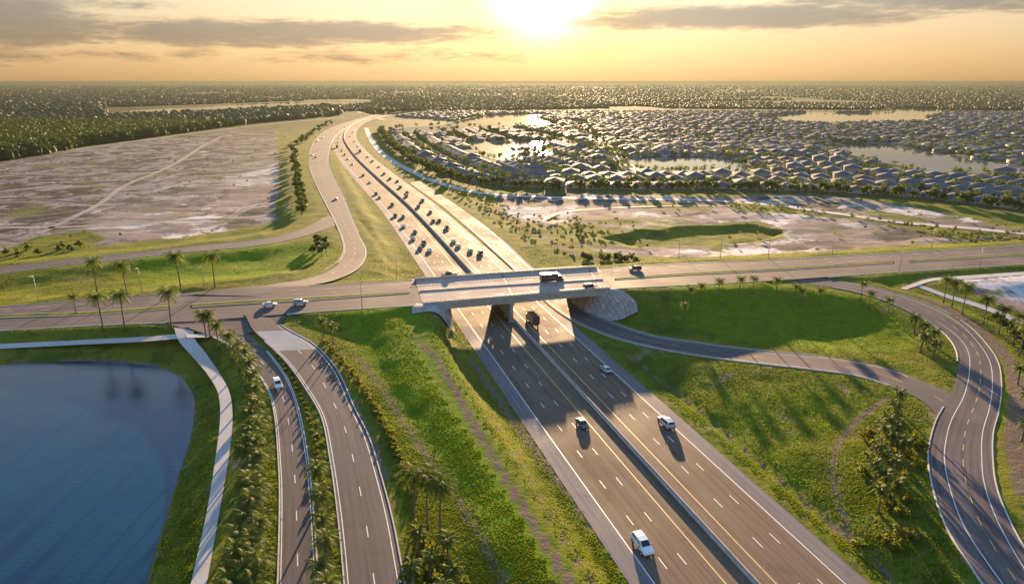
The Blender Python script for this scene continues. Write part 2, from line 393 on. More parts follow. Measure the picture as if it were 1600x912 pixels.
C_ = Road([(-250, 444, 1.6), (-100, 430, 1.8), (0, 418, 2.2), (100, 406, 2.5), (219, 394, 2.8), (300, 384.5, 3), (380, 377, 3), (430, 370, 2.8), (465, 361, 2.6), (495, 348, 2.4), (514, 336, 2.2)],
          [(-250, 456, 1.6), (-100, 441, 1.8), (0, 427, 2.2), (100, 414.5, 2.5), (219, 402, 2.8), (300, 393, 3), (380, 386, 3), (430, 379, 2.8), (470, 370, 2.6), (502, 360, 2.5), (530, 350, 2.35)])
R1 = Road([(640, 286, 0.02), (695, 326, .02), (747, 370, .03), (797, 415, .04), (866, 482, .06), (904, 505, .12), (964, 530, .3), (1043, 548.5, .9), (1120, 560, 1.4), (1200, 569.5, 1.8), (1259, 576, 2.1), (1338, 587, 2.4), (1392, 604, 2.6), (1432, 621, 2.75), (1458, 642, 2.8), (1475, 668, 2.8)],
          [(655, 282, 0.02), (715, 322, .02), (772, 364, .03), (824, 412, .04), (888, 468, .06), (917, 487, .12), (951, 501, .3), (1017, 522, .9), (1096, 535, 1.4), (1200, 548, 1.8), (1285, 556, 2.2), (1390, 575, 2.6), (1443, 596, 2.8), (1487, 614, 2.9), (1510, 628, 2.9), (1530, 650, 2.85)])
R2 = Road([(1190, 436, 7.05), (1272, 444.5, 6.0), (1338, 456, 5.3), (1390, 472, 4.8), (1443, 498, 4.1), (1477, 522, 3.6), (1493, 543, 3.3), (1497, 564, 3.15), (1488, 611, 2.95), (1464, 655, 2.85), (1456, 680, 2.75), (1451, 712, 2.65), (1458, 760, 2.5), (1480, 824, 2.35), (1520, 888, 2.2), (1545, 925, 2.1), (1600, 1010, 2.0)],
          [(1262, 431, 6.4), (1338, 443, 5.45), (1404, 459, 4.8), (1469, 483, 4.15), (1509, 506, 3.7), (1543, 540, 3.3), (1559, 566, 3.1), (1564, 600, 3.0), (1560, 640, 2.9), (1551, 675, 2.8), (1550, 712, 2.65), (1556, 760, 2.5), (1576, 812, 2.35), (1600, 856, 2.25), (1648, 930, 2.1), (1700, 1010, 2.0)], avg=False)
path1 = Road([(-200, 549, 1.6), (0, 537.5, 1.8), (125, 531.5, 2.6), (230, 526, 3.8), (286, 521, 4.9)], [(-200, 557, 1.6), (0, 545, 1.8), (125, 538.5, 2.6), (230, 533, 3.8), (293, 528, 4.8)])
path2 = Road([(272, 512, 5.0), (278, 530, 4.7), (300, 556, 3.6), (325, 586, 3.3), (340.6, 614, 3.1), (344, 650, 2.8), (337, 713, 2.4), (322, 805, 2.0), (298, 912, 1.7), (276, 1010, 1.5)],
             [(303, 516, 5.1), (303, 528, 4.7), (322, 553, 3.6), (345, 586, 3.3), (359, 614, 3.1), (363.5, 650, 2.8), (358, 713, 2.4), (342, 805, 2.0), (323, 912, 1.7), (303, 1010, 1.5)])
path3 = Road([(290, 522, 4.95), (326, 521.5, 5.1)], [(292, 528, 4.85), (330, 527, 5.05)], feature=False)
pathR = Road([(1407, 450, 4.3), (1432, 441, 4.3), (1452, 435, 4.4), (1500, 431, 3.9), (1600, 424.5, 2.8), (1800, 414, 1.6)], [(1415, 453, 4.3), (1438, 445, 4.2), (1460, 439, 4.2), (1502, 437, 3.8), (1600, 430, 2.8), (1800, 419, 1.6)])
pathR2 = Road([(1436, 444, 4.1), (1483, 461, 3.5), (1535, 476, 2.8), (1600, 500, 1.9), (1760, 552, 1.2)], [(1430, 447, 4.1), (1478, 465, 3.5), (1530, 481, 2.8), (1597, 507, 1.9), (1750, 562, 1.2)])
J = Road([(250, 499, CZ(250) + .05), (300, 496, CZ(300) + .05), (345, 493, CZ(345) + .05), (390, 489, CZ(390) + .05), (430, 485.5, CZ(430) + .05), (452, 484, CZ(452) + .05)], [(262, 506, 5.0), (300, 516, 5.2), (345, 523, 5.3), (385, 523, 5.35), (398, 518, 5.6), (416, 512, 5.85), (438, 505, 6.2), (449, 491, 6.4)], avg=False)
PL = [(640, 492, 7.4), (655, 535, 6.4), (678, 582, 5.4), (705, 622, 4.7), (760, 708, 3.8), (820, 803, 3.2), (880, 903, 2.8), (930, 985, 2.6)]
PLc = np.array(wpts(PL)); FEATS.append((PLc, np.full(len(PLc), 1.5)))

# ------------------------------------------------------------------ polygons
def poly(px, z=0.0): return np.array([G(a, b, z) for a, b in px])
def pip(P, X, Y):
    ins = np.zeros(X.shape, bool); n = len(P)
    for i in range(n):
        x1, y1 = P[i]; x2, y2 = P[(i + 1) % n]
        c = ((y1 > Y) != (y2 > Y)) & (X < (x2 - x1) * (Y - y1) / (y2 - y1 + 1e-12) + x1); ins ^= c
    return ins
def seg_dist(P, X, Y, closed=True):
    D = np.full(X.shape, 1e9); n = len(P)
    for i in range(n if closed else n - 1):
        x1, y1 = P[i][:2]; x2, y2 = P[(i + 1) % n][:2]; dx, dy = x2 - x1, y2 - y1
        t = np.clip(((X - x1) * dx + (Y - y1) * dy) / (dx * dx + dy * dy + 1e-9), 0, 1)
        D = np.minimum(D, np.hypot(X - x1 - t * dx, Y - y1 - t * dy))
    return D
def sdf(P, X, Y):      # negative inside; only near its box
    out = np.full(X.shape, 1e3); lo = P.min(0) - 60; hi = P.max(0) + 60
    m = (X > lo[0]) & (X < hi[0]) & (Y > lo[1]) & (Y < hi[1])
    if m.any():
        d = seg_dist(P, X[m], Y[m]); ins = pip(P, X[m], Y[m]); out[m] = np.where(ins, -d, d)
    return out
def smooth_closed(px, z=0):
    P = [(*G(a, b, z), 0) for a, b in px]; Q = smooth_line(P[-2:] + P + P[:2], 3); Q = Q[48:-24 * 1 - 25]
    return Q[::4, :2]
LAKE = smooth_closed([(-260, 590), (-120, 578), (0, 569.5), (94, 565), (172, 564), (234, 569), (272, 583), (294, 602), (304, 626), (302, 661), (296, 690), (281, 737), (260, 805), (240, 874), (222, 940), (205, 1020), (0, 1060), (-300, 1000), (-420, 760)], -.6)
FLAKES = {
 'suburban_lake': [(612, 204), (640, 199), (680, 197), (715, 190), (745, 183), (790, 179), (835, 178.5), (853, 181), (838, 184), (856, 190), (862, 196), (835, 199), (800, 197), (740, 198), (700, 205), (650, 209), (622, 209)],
 'curved_lake': [(733, 222), (775, 221), (810, 221), (850, 219.5), (862, 221), (845, 229), (868, 240), (872, 245), (840, 243), (812, 250), (800, 254), (780, 251), (757, 245), (748, 234), (738, 227)],
 'long_lake': [(978, 248), (1010, 246), (1060, 245.5), (1130, 247), (1150, 254), (1175, 264), (1150, 269), (1110, 268), (1060, 268.5), (1010, 266), (988, 258)],
 'far_lake': [(1200, 184), (1230, 179), (1280, 175.5), (1340, 177), (1395, 173.5), (1400, 169.5), (1440, 170), (1488, 172), (1470, 179), (1445, 185), (1462, 189), (1430, 191), (1370, 192), (1300, 193.5), (1240, 192), (1212, 188)],
 'wide_lake': [(1283, 229), (1320, 225.5), (1370, 226), (1430, 233), (1500, 245), (1560, 255), (1640, 268), (1760, 290), (1700, 296), (1600, 272), (1540, 271), (1450, 271), (1420, 262), (1370, 252), (1325, 241)],
 'forest_lake': [(190, 175), (230, 171.5), (300, 168), (380, 163), (450, 160), (540, 158.3), (610, 158), (560, 160), (500, 162.5), (430, 166), (360, 170), (290, 174), (230, 176.5)],
}
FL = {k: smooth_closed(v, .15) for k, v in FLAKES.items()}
SAND_L = poly([(-300, 290), (-100, 262), (0, 252), (80, 240), (180, 226), (260, 214), (340, 205), (400, 199), (455, 197), (470, 205), (452, 240), (448, 290), (452, 325), (425, 350), (330, 366), (230, 378), (150, 388), (100, 380), (0, 392), (-300, 420)])
SAND_R = poly([(770, 304), (850, 302), (950, 303), (1050, 306), (1130, 309), (1200, 303), (1280, 305), (1350, 312), (1430, 326), (1520, 342), (1600, 360), (1700, 380), (1600, 376), (1500, 380), (1440, 384), (1380, 390), (1300, 396), (1200, 401), (1100, 405), (1040, 404), (980, 398), (930, 392), (880, 372), (850, 356), (800, 340), (780, 322)])
SAND_E = poly([(1496, 444), (1560, 436), (1640, 430), (1900, 430), (1900, 560), (1700, 520), (1600, 492), (1560, 482), (1527, 470)], 1.5)
GRASS_IN = [poly(p) for p in ([(840, 362), (880, 345), (960, 358), (1100, 350), (1190, 345), (1225, 360), (1230, 372), (1190, 378), (1080, 384), (1000, 388), (930, 384), (870, 372)],
            [(1120, 318), (1200, 318), (1300, 333), (1420, 352), (1500, 360), (1580, 372), (1500, 376), (1440, 362), (1350, 345), (1250, 336), (1150, 330)],
            [(0, 392), (60, 368), (140, 362), (170, 372), (100, 400), (0, 415)], [(430, 200), (470, 200), (452, 260), (450, 330), (425, 350), (435, 280)])]
BASIN = poly([(955, 372), (1000, 362), (1100, 354), (1180, 352), (1222, 362), (1226, 370), (1180, 376), (1080, 382), (1000, 384), (970, 380)])
DITCH = [poly(p, .3) for p in ([(700, 525), (712, 565), (735, 615), (762, 660), (800, 715), (840, 780), (880, 850), (915, 912), (950, 975)],
         [(985, 552), (1035, 592), (1112, 652), (1170, 702), (1224, 748), (1300, 815), (1384, 888), (1450, 950)],
         [(512, 238), (520, 262), (540, 310), (565, 350), (590, 385), (612, 420)])]
DIRT = [(poly([(655, 560), (680, 580), (700, 610), (735, 670), (780, 745), (830, 825), (880, 905), (905, 960)], 1.5), 1.5),     # worn track on the berm
        (poly([(560, 570), (600, 620), (640, 680), (690, 745), (735, 815), (790, 910)], 3), 1.3),
        (poly([(1385, 625), (1340, 655), (1312, 685), (1302, 720), (1310, 770), (1330, 820)], 2), 1.2),
        (poly([(735, 560), (790, 640), (850, 720), (920, 810), (990, 900)], .2), 1.5),
        (poly([(1440, 470), (1500, 500), (1545, 530), (1580, 570), (1590, 620), (1585, 700), (1600, 770)], 2.6), 2.6),
        (poly([(780, 330), (850, 372), (900, 398), (940, 408)], 0), 3.0),
        (poly([(455, 520), (500, 560), (540, 610), (575, 680), (600, 740)], 5), 1.6)]
LUSH = [poly(p, 2) for p in ([(520, 500), (640, 486), (680, 530), (715, 600), (760, 680), (830, 800), (900, 912), (800, 912), (740, 800), (660, 690), (590, 600)],
        [(1000, 590), (1120, 600), (1250, 600), (1350, 620), (1330, 660), (1290, 720), (1300, 800), (1360, 880), (1250, 790), (1100, 680)],
        [(1030, 470), (1200, 458), (1330, 470), (1430, 510), (1440, 550), (1300, 555), (1130, 530), (1050, 500)],
        [(1300, 437), (1420, 425), (1445, 435), (1405, 452), (1350, 446)], [(200, 405), (500, 378), (530, 400), (440, 432), (300, 445), (200, 440)])]
GOLD = [poly(p, 4) for p in ([(400, 520), (430, 545), (470, 600), (500, 650), (520, 750), (535, 912), (497, 912), (488, 800), (478, 700), (455, 600), (420, 548)],)]

# ------------------------------------------------------------------ terrain
def axis(a0, a1, step, lo, hi, g):
    c = list(np.arange(a0, a1 + .1, step)); r = []; s = step; v = c[-1]
    while v < hi: s *= g; v += s; r.append(v)
    l = []; s = step; v = c[0]
    while v > lo: s *= g; v -= s; l.append(v)
    return np.array(l[::-1] + c + r)
GX = axis(-190, 330, 1.7, -26000, 26000, 1.045); GY = axis(60, 470, 1.7, 30, 27000, 1.028)
XX, YY = np.meshgrid(GX, GY)
def vnoise(X, Y, sc, seed=0):
    x = X / sc + seed * 17.3; y = Y / sc - seed * 9.1; xi = np.floor(x).astype(int); yi = np.floor(y).astype(int); fx = x - xi; fy = y - yi
    fx = fx * fx * (3 - 2 * fx); fy = fy * fy * (3 - 2 * fy)
    def h(a, b):
        n = (a * 374761393 + b * 668265263 + seed * 1442695) & 0x7fffffff; n = ((n ^ (n >> 13)) * 1274126177) & 0x7fffffff; return ((n ^ (n >> 16)) & 0xffff) / 65535.
    return (h(xi, yi) * (1 - fx) + h(xi + 1, yi) * fx) * (1 - fy) + (h(xi, yi + 1) * (1 - fx) + h(xi + 1, yi + 1) * fx) * fy
def road_field(X, Y, C, w):
    """distance outside the footprint and height of the closest station"""
    D = np.full(X.shape, 1e9); Z = np.zeros(X.shape)
    k = max(1, len(C) // 70); idx = list(range(0, len(C), k)); idx += [len(C) - 1] if idx[-1] != len(C) - 1 else []
    for a, b in zip(idx[:-1], idx[1:]):
        x1, y1, z1 = C[a]; x2, y2, z2 = C[b]; dx, dy = x2 - x1, y2 - y1
        t = np.clip(((X - x1) * dx + (Y - y1) * dy) / (dx * dx + dy * dy + 1e-9), 0, 1)
        d = np.hypot(X - x1 - t * dx, Y - y1 - t * dy) - (w[a] * (1 - t) + w[b] * t)
        m = d < D; D = np.where(m, d, D); Z = np.where(m, z1 + (z2 - z1) * t, Z)
    return D, Z
def feats_fix():
    pass
near = (XX > -900) & (XX < 900) & (YY < 1700)
xn, yn = XX[near], YY[near]
num = np.zeros(xn.shape); den = np.full(xn.shape, 1 / 15. ** 3); dmin = np.full(xn.shape, 1e9); hard = np.full(xn.shape, 1e9)
for (C, wd) in FEATS:
    d, z = road_field(xn, yn, C, wd)
    dd = np.maximum(d - 1.5, 0)
    wgt = 1 / (dd + .35) ** 3; num += wgt * z; den += wgt; dmin = np.minimum(dmin, d)
    hard = np.where(d < 1.3, np.minimum(hard, z), hard)
h = num / den
h = np.where(hard < 1e8, np.minimum(h, hard), h) 
away = np.clip((dmin - 1.2) / 6, 0, 1)
h += away * ((vnoise(xn, yn, 14, 1) - .5) * .7 + (vnoise(xn, yn, 5, 2) - .5) * .28) * np.clip((600 - yn) / 200, 0, 1)
# berm beside the highway (south west of the bridge)
ridge = poly([(640, 520), (672, 570), (705, 620), (760, 710), (820, 805), (880, 905), (930, 985)], 2.0)
rd = seg_dist(ridge, xn, yn, False); h += .5 * np.exp(-(rd / 3.0) ** 2) * np.clip((dmin - 1.5) / 4, 0, 1)
for D in DITCH:
    dd = seg_dist(D, xn, yn, False); h -= 1.0 * np.exp(-(dd / 1.3) ** 2) * np.clip((dmin - .8) / 1.5, 0, 1)
s_ = sdf(BASIN, xn, yn) + (vnoise(xn, yn, 12, 21) - .5) * 9; h = np.where(s_ < 2, h - np.clip((2 - s_) * .4, 0, 2.3), h)
s_ = sdf(LAKE, xn, yn); h = np.minimum(h, np.where(s_ < 0, -.6 - np.clip(-s_ * .3, 0, 2), -.6 + .36 * s_) + np.where(s_ > 14, 9, 0))
h = np.where(dmin < .4, h - .14, np.where(dmin < 1.5, h + .03, h))
HH = np.zeros(XX.shape); HH[near] = h
far = YY > 1700
DM = np.full(XX.shape, 500.); DM[near] = dmin
for k, P in FL.items():
    s_ = sdf(P, XX, YY); HH = np.where(s_ < 0, HH - .6, HH)
HH += np.where(YY > 2600, (vnoise(XX, YY, 700, 5)) * 7 * np.clip((YY - 2600) / 3000, 0, 1), 0)
def hs_(x, y):
    i = int(np.clip(np.searchsorted(GX, x) - 1, 0, len(GX) - 2)); j = int(np.clip(np.searchsorted(GY, y) - 1, 0, len(GY) - 2))
    fx = (x - GX[i]) / (GX[i + 1] - GX[i]); fy = (y - GY[j]) / (GY[j + 1] - GY[j])
    return float(HH[j, i] * (1 - fx) * (1 - fy) + HH[j, i + 1] * fx * (1 - fy) + HH[j + 1, i] * (1 - fx) * fy + HH[j + 1, i + 1] * fx * fy)
def hsv(x, y):
    i = np.clip(np.searchsorted(GX, x) - 1, 0, len(GX) - 2); j = np.clip(np.searchsorted(GY, y) - 1, 0, len(GY) - 2)
    fx = (x - GX[i]) / (GX[i + 1] - GX[i]); fy = (y - GY[j]) / (GY[j + 1] - GY[j])
    return HH[j, i] * (1 - fx) * (1 - fy) + HH[j, i + 1] * fx * (1 - fy) + HH[j + 1, i] * (1 - fx) * fy + HH[j + 1, i + 1] * fx * fy
def nearest(A, x, y):
    i = np.clip(np.searchsorted(GX, x) - 1, 0, len(GX) - 2); j = np.clip(np.searchsorted(GY, y) - 1, 0, len(GY) - 2); return A[j, i]
def on(px, py):
    """the place on the terrain seen at a pixel of the photograph"""
    z = 2.0
    for _ in range(12): x, y = G(px, py, z); z = .5 * z + .5 * hs_(x, y)
    return Vector((x, y, hs_(x, y)))
sand = np.zeros(XX.shape); green = np.zeros(XX.shape); dirt = np.zeros(XX.shape); gold = np.zeros(XX.shape)
def soft(P, wdt): return np.clip(.5 - sdf(P, XX, YY) / wdt, 0, 1)
for P in (SAND_L, SAND_R): sand = np.maximum(sand, soft(P, 10))
sand = np.maximum(sand, soft(SAND_E, 4))
for P in GRASS_IN: sand = np.minimum(sand, 1 - .9 * soft(P, 9))
for k_, P in enumerate(LUSH): green = np.maximum(green, soft(P, 8) * (1, .45, .6, .6, .7)[k_])
for P in GOLD: gold = np.maximum(gold, soft(P, 2))
for P, wd in DIRT:
    box = (XX > P[:, 0].min() - 20) & (XX < P[:, 0].max() + 20) & (YY > P[:, 1].min() - 20) & (YY < P[:, 1].max() + 20)
    dd = np.full(XX.shape, 99.); dd[box] = seg_dist(P, XX[box], YY[box], False); dirt = np.maximum(dirt, np.clip(1.2 - dd / wd, 0, 1))
for D in DITCH:
    box = (XX > D[:, 0].min() - 20) & (XX < D[:, 0].max() + 20) & (YY > D[:, 1].min() - 20) & (YY < D[:, 1].max() + 20)
    dd = np.full(XX.shape, 99.); dd[box] = seg_dist(D, XX[box], YY[box], False); dirt = np.maximum(dirt, np.clip(1.1 - dd / 1.2, 0, .8))
lk = sdf(LAKE, XX, YY); dirt = np.maximum(dirt, np.clip(1 - np.abs(lk - .3) / 1.0, 0, 1))
# house land behind the tree belt
BELT = [(596, 205), (606, 222), (640, 250), (700, 279), (760, 292), (800, 296), (900, 299), (1000, 300), (1100, 299), (1300, 304), (1450, 314), (1600, 333), (1800, 362)]
belt = smooth_line([(*G(a, b, 0), 0) for a, b in BELT], 8)
SUB = np.array([tuple(p[:2]) for p in belt[::8]] + [G(2300, 400), G(2300, 165), G(1900, 158), G(900, 157), G(700, 171), G(600, 186)])
sub = soft(SUB, 20)
nx, ny = len(GX), len(GY)
ii = (np.arange(ny - 1)[:, None] * nx + np.arange(nx - 1)[None]).ravel()
Fc = np.stack([ii, ii + 1, ii + 1 + nx, ii + nx], 1)
me = np_mesh('ground', np.stack([XX.ravel(), YY.ravel(), HH.ravel()], 1), Fc, smooth=True)
at_ = me.color_attributes.new('zone', 'FLOAT_COLOR', 'POINT')
at_.data.foreach_set('color', np.stack([sand.ravel(), green.ravel(), dirt.ravel(), gold.ravel()], 1).astype(np.float32).ravel())
at2 = me.attributes.new('suburb', 'FLOAT', 'POINT'); at2.data.foreach_set('value', sub.ravel().astype(np.float32))
m, t, p = base_mat('ground_cover', .95); p.inputs['Specular IOR Level'].default_value = .03
P = pos(t); zn = t.new('ShaderNodeVertexColor', layer_name='zone'); sp = t.new('ShaderNodeSeparateColor'); t.put(sp.inputs[0], zn.outputs[0])
n1 = t.noise(P, .035, 6, .6); n2 = t.noise(P, .35, 5, .65); n3 = t.noise(P, 2.2, 4, .7); n4 = t.noise(P, .0022, 6, .62); n5 = t.noise(P, .012, 6, .65)
olive = t.mix(t.ramp(n1, .38, .62), (.095, .125, .012), (.16, .16, .016))
olive = t.mix(t.ramp(n2, .48, .72), olive, (.18, .13, .035)); olive = t.mix(t.math('MULTIPLY', t.ramp(t.noise(t.mapping(P, (1, 1, 1), (0, 0, 1)), .09, 6, .75, .6), .50, .60), .7), olive, (.055, .075, .014)); olive = t.mix(t.ramp(t.noise(t.mapping(P, (1, 1, 1), (0, 0, 2)), .06, 7, .75, .6), .60, .66), olive, (.22, .17, .10))
lush = t.mix(t.ramp(n2, .3, .7), (.085, .155, .006), (.14, .195, .010))
lush = t.mix(t.math('MULTIPLY', t.ramp(n1, .55, .7), .4), lush, (.11, .12, .03))
e = t.math('MULTIPLY', t.math('SUBTRACT', n2, .5), 1.1)
col = t.mix(t.ramp(t.math('ADD', sp.outputs[1], e), .3, .7), olive, lush)
goldc = t.mix(t.ramp(n3, .35, .65), (.17, .15, .02), (.11, .12, .02)); goldc = t.mix(t.ramp(n2, .55, .7), goldc, (.22, .13, .07))
col = t.mix(t.ramp(zn.outputs[1], .3, .7), col, goldc)
sandc = t.mix(t.ramp(n5, .35, .65), (.31, .25, .225), (.17, .13, .115))
# graded rows running across the building lots
sandc = t.mix(t.ramp(t.noise(P, .011, 8, .72, .6), .50, .56), sandc, (.60, .55, .52))
sandc = t.mix(t.ramp(t.noise(t.mapping(P, (1, 1, 1), (0, 0, 1)), .016, 8, .75, .8), .51, .57), sandc, (.06, .052, .045))
stt = t.noise(t.mapping(P, (.004, .06, .01), (0, 0, rad(-4))), 1.0, 6, .65)
sandc = t.mix(t.math('MULTIPLY', t.ramp(stt, .48, .58), .6), sandc, (.13, .11, .085))
sandc = t.mix(t.ramp(t.noise(t.mapping(P, (.012, .05, .01), (0, 0, rad(9))), 1.0, 5, .7), .56, .70), sandc, (.40, .34, .31))
sandc = t.mix(t.ramp(t.noise(t.mapping(P, (1, 1, 1), (0, 0, 2)), .013, 8, .75, .5), .54, .59), sandc, (.11, .13, .025))
sandc = t.mix(t.math('MULTIPLY', t.ramp(n3, .5, .8), .35), sandc, (.16, .13, .10))
es = t.math('MULTIPLY', t.math('SUBTRACT', t.noise(P, .05, 6, .7), .5), 1.6)
col = t.mix(t.ramp(t.math('ADD', sp.outputs[0], es), .38, .62), col, sandc)
dirtc = t.mix(n3, (.20, .145, .10), (.115, .08, .06))
col = t.mix(t.ramp(t.math('ADD', sp.outputs[2], t.math('MULTIPLY', e, .7)), .35, .75), col, dirtc)
subc = t.mix(t.ramp(t.noise(P, .05, 5, .7), .42, .6), (.045, .065, .02), (.10, .09, .06))
at_n = t.new('ShaderNodeAttribute', attribute_name='suburb'); col = t.mix(at_n.outputs['Fac'], col, subc)
sx_ = t.new('ShaderNodeSeparateXYZ'); t.put(sx_.inputs[0], P)
lw_ = t.ramp(t.math('ADD', sx_.outputs[0], t.math('MULTIPLY', t.noise(P, .02, 4), 90)), -235, -150, 1, 0)
deb = t.mix(t.ramp(t.noise(P, .03, 8, .8, 1.), .47, .53), (.035, .033, .035), (.22, .19, .185)); deb = t.mix(t.ramp(t.noise(t.mapping(P, (1, 1, 1), (0, 0, 1)), .022, 7, .8, .6), .54, .58), deb, (.08, .10, .025)); deb = t.mix(t.ramp(t.noise(t.mapping(P, (1, 1, 1), (0, 0, 2)), .07, 7, .8, .6), .60, .64), deb, (.50, .46, .43))
col = t.mix(t.math('MULTIPLY', t.math('MULTIPLY', lw_, .95), t.ramp(sp.outputs[0], .4, .7)), col, deb)
# far country: woods broken by clearings
sy = t.new('ShaderNodeSeparateXYZ'); t.put(sy.inputs[0], P)
farm = t.ramp(sy.outputs[1], 900, 1500); farm = t.math('MULTIPLY', farm, t.math('SUBTRACT', 1.0, at_n.outputs['Fac']))
fc = t.mix(t.ramp(n4, .50, .64), (.022, .040, .012), (.055, .068, .026)); fc = t.mix(t.ramp(t.noise(P, .0009, 4, .6), .62, .70), fc, (.13, .12, .09))
fc = t.mix(t.ramp(t.noise(P, .02, 4, .8), .45, .65), fc, (.018, .028, .012))
col = t.mix(farm, col, fc)
t.put(p.inputs['Base Color'], col)
bp = t.new('ShaderNodeBump'); bp.inputs['Strength'].default_value = .8; bp.inputs['Distance'].default_value = .35
t.put(bp.inputs['Height'], t.math('ADD', t.math('MULTIPLY', n3, .45), t.math('MULTIPLY', n2, 1.2))); t.put(p.inputs['Normal'], bp)
M_ground = m
tag(link('ground', me, m), kind='structure')

# ------------------------------------------------------------------ water
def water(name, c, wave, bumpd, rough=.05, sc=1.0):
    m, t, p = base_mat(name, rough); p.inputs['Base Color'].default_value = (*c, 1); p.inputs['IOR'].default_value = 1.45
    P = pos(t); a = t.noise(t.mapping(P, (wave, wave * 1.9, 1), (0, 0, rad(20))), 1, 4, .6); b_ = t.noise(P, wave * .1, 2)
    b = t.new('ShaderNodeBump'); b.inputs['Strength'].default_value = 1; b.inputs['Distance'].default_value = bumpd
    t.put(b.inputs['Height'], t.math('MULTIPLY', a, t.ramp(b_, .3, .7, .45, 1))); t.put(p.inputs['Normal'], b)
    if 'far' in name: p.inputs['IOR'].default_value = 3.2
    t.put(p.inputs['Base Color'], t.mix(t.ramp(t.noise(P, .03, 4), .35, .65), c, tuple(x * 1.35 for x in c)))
    return m
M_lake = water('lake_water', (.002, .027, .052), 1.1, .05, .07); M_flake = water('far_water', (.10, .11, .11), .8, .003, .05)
def sheet(name, P, z, mat):
    bm = bmesh.new(); f = bm.faces.new([bm.verts.new((x, y, z)) for x, y in P])
    bmesh.ops.triangulate(bm, faces=[f]); bmesh.ops.recalc_face_normals(bm, faces=bm.faces)
    me = bpy.data.meshes.new(name); bm.to_mesh(me); bm.free()
    if me.polygons[0].normal.z < 0: me.flip_normals()
    return tag(link(name, me, mat), kind='structure')
c0 = LAKE.mean(0); sheet('lake_water', LAKE + (LAKE - c0) / np.linalg.norm(LAKE - c0, axis=1)[:, None] * 1.5, -.6, M_lake)
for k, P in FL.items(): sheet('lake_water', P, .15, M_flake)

# ------------------------------------------------------------------ road sheets
def road_obj(name, R, mat, z=.02, nu=3):
    a = Acc(); strip(a, R.L, R.R, z, 0, nu); o = a.build(name, [mat]); return tag(o, kind='structure')
o1, o2 = offs(hc, -15.6), offs(hc, 14.1)
a = Acc(); strip(a, hwy.L, o1, .0, 1, 1, 0); strip(a, o1, o2, .0, 0, 8, 3.7); strip(a, o2, hwy.R, .0, 1, 1, 33)
tag(a.build('highway', [M_hwy, M_shoulder]), kind='structure')
road_obj('cross_road', west, M_road, .03, 4).name = 'road'; road_obj('road', east, M_road, .03, 4); road_obj('road', J, M_road, .034, 3)
road_obj('ramp_road', A, M_road, .024); road_obj('ramp_road', B, M_road, .028); road_obj('ramp_road', NW, M_road, .026)
road_obj('side_road', C_, M_road, .02); road_obj('ramp_road', R1, M_road, .012); road_obj('ramp_road', R2, M_road, .032)
for q in (path1, path2, path3, pathR, pathR2): road_obj('path', q, M_path, .07 if q is not path2 else .074, 1)
# concrete patch where the ramp starts
pa = Acc(); L_ = A.line(.4, 'L'); R_ = A.line(.4, 'R'); strip(pa, L_[6:13], R_[6:13], .03, 0, 2)
tag(pa.build('road_patch', [asphalt('pale_patch', (.26, .27, .28), (.36, .36, .36), (.2, .2, .2), streak=False, rough=.5)]), kind='structure')
# median of the crossing road
md = Acc(); mk = Acc()
def median(xa, xb, n):
    a_ = cut(lineMN, xa, xb, n); b_ = cut(lineMS, xa, xb, n)
    strip(md, a_, b_, .20, 1); kerb(md, a_, 1, .2, .17, .03); kerb(md, b_, -1, .2, .17, .03)
median(-320, 268, 60); median(300, 640, 50); median(960, 1395, 60); median(1420, 2050, 60)
tag(md.build('road_median', [M_kerb, M_ground]), kind='structure')
# kerbs
kb = Acc()
def between(P, xa, xb):
    zc_ = P[:, 1] * math.cos(PITCH) + (H - P[:, 2]) * math.sin(PITCH); px = 800 + F * P[:, 0] / zc_
    idx = np.where((px >= xa) & (px <= xb))[0]; return P[idx[0]:idx[-1] + 1]
kerb(kb, between(west.L, -400, 285), 1, z=.03); kerb(kb, between(west.L, 478, 648), 1, z=.03)
kerb(kb, between(west.R, -400, 262), -1, z=.03); kerb(kb, between(west.R, 446, 660), -1, z=.03)
kerb(kb, between(east.L, 932, 2100), 1, z=.03); kerb(kb, between(east.R, 953, 1188), -1, z=.03); kerb(kb, between(east.R, 1290, 2100), -1, z=.03)
nA = len(A.L); kerb(kb, A.L, -1, z=.02, i0=9); kerb(kb, A.R, 1, z=.02, i0=4)
kerb(kb, B.L, -1, z=.02, i0=5); kerb(kb, B.R, 1, z=.02, i0=9)
kerb(kb, NW.L, 1, z=.02, i0=int(len(NW.L) * .02), i1=int(len(NW.L) * .36)); kerb(kb, NW.R, -1, z=.02, i0=int(len(NW.R) * .11))
kerb(kb, NW.L, 1, z=.02, i0=int(len(NW.L) * .46))
def kside(Rd, side, frac0, frac1):
    P = Rd.L if side == 'L' else Rd.R; n = len(P); i0, i1 = int(n * frac0), int(n * frac1) if frac1 < 1 else n
    T = P[1:, :2] - P[:-1, :2]; Cc = Rd.C[:-1, :2] - P[:-1, :2]
    cr = (T[:, 0] * Cc[:, 1] - T[:, 1] * Cc[:, 0]).mean()
    kerb(kb, P, -1 if cr > 0 else 1, z=.02, i0=i0, i1=i1)
kside(R1, 'L', .47, .95); kside(R1, 'R', .47, .90); kside(R2, 'L', .12, .47); kside(R2, 'L', .62, 1); kside(R2, 'R', .10, 1)
kside(C_, 'L', 0, .97); kside(C_, 'R', 0, .93)
tag(kb.build('kerb', [M_kerb]), kind='structure')
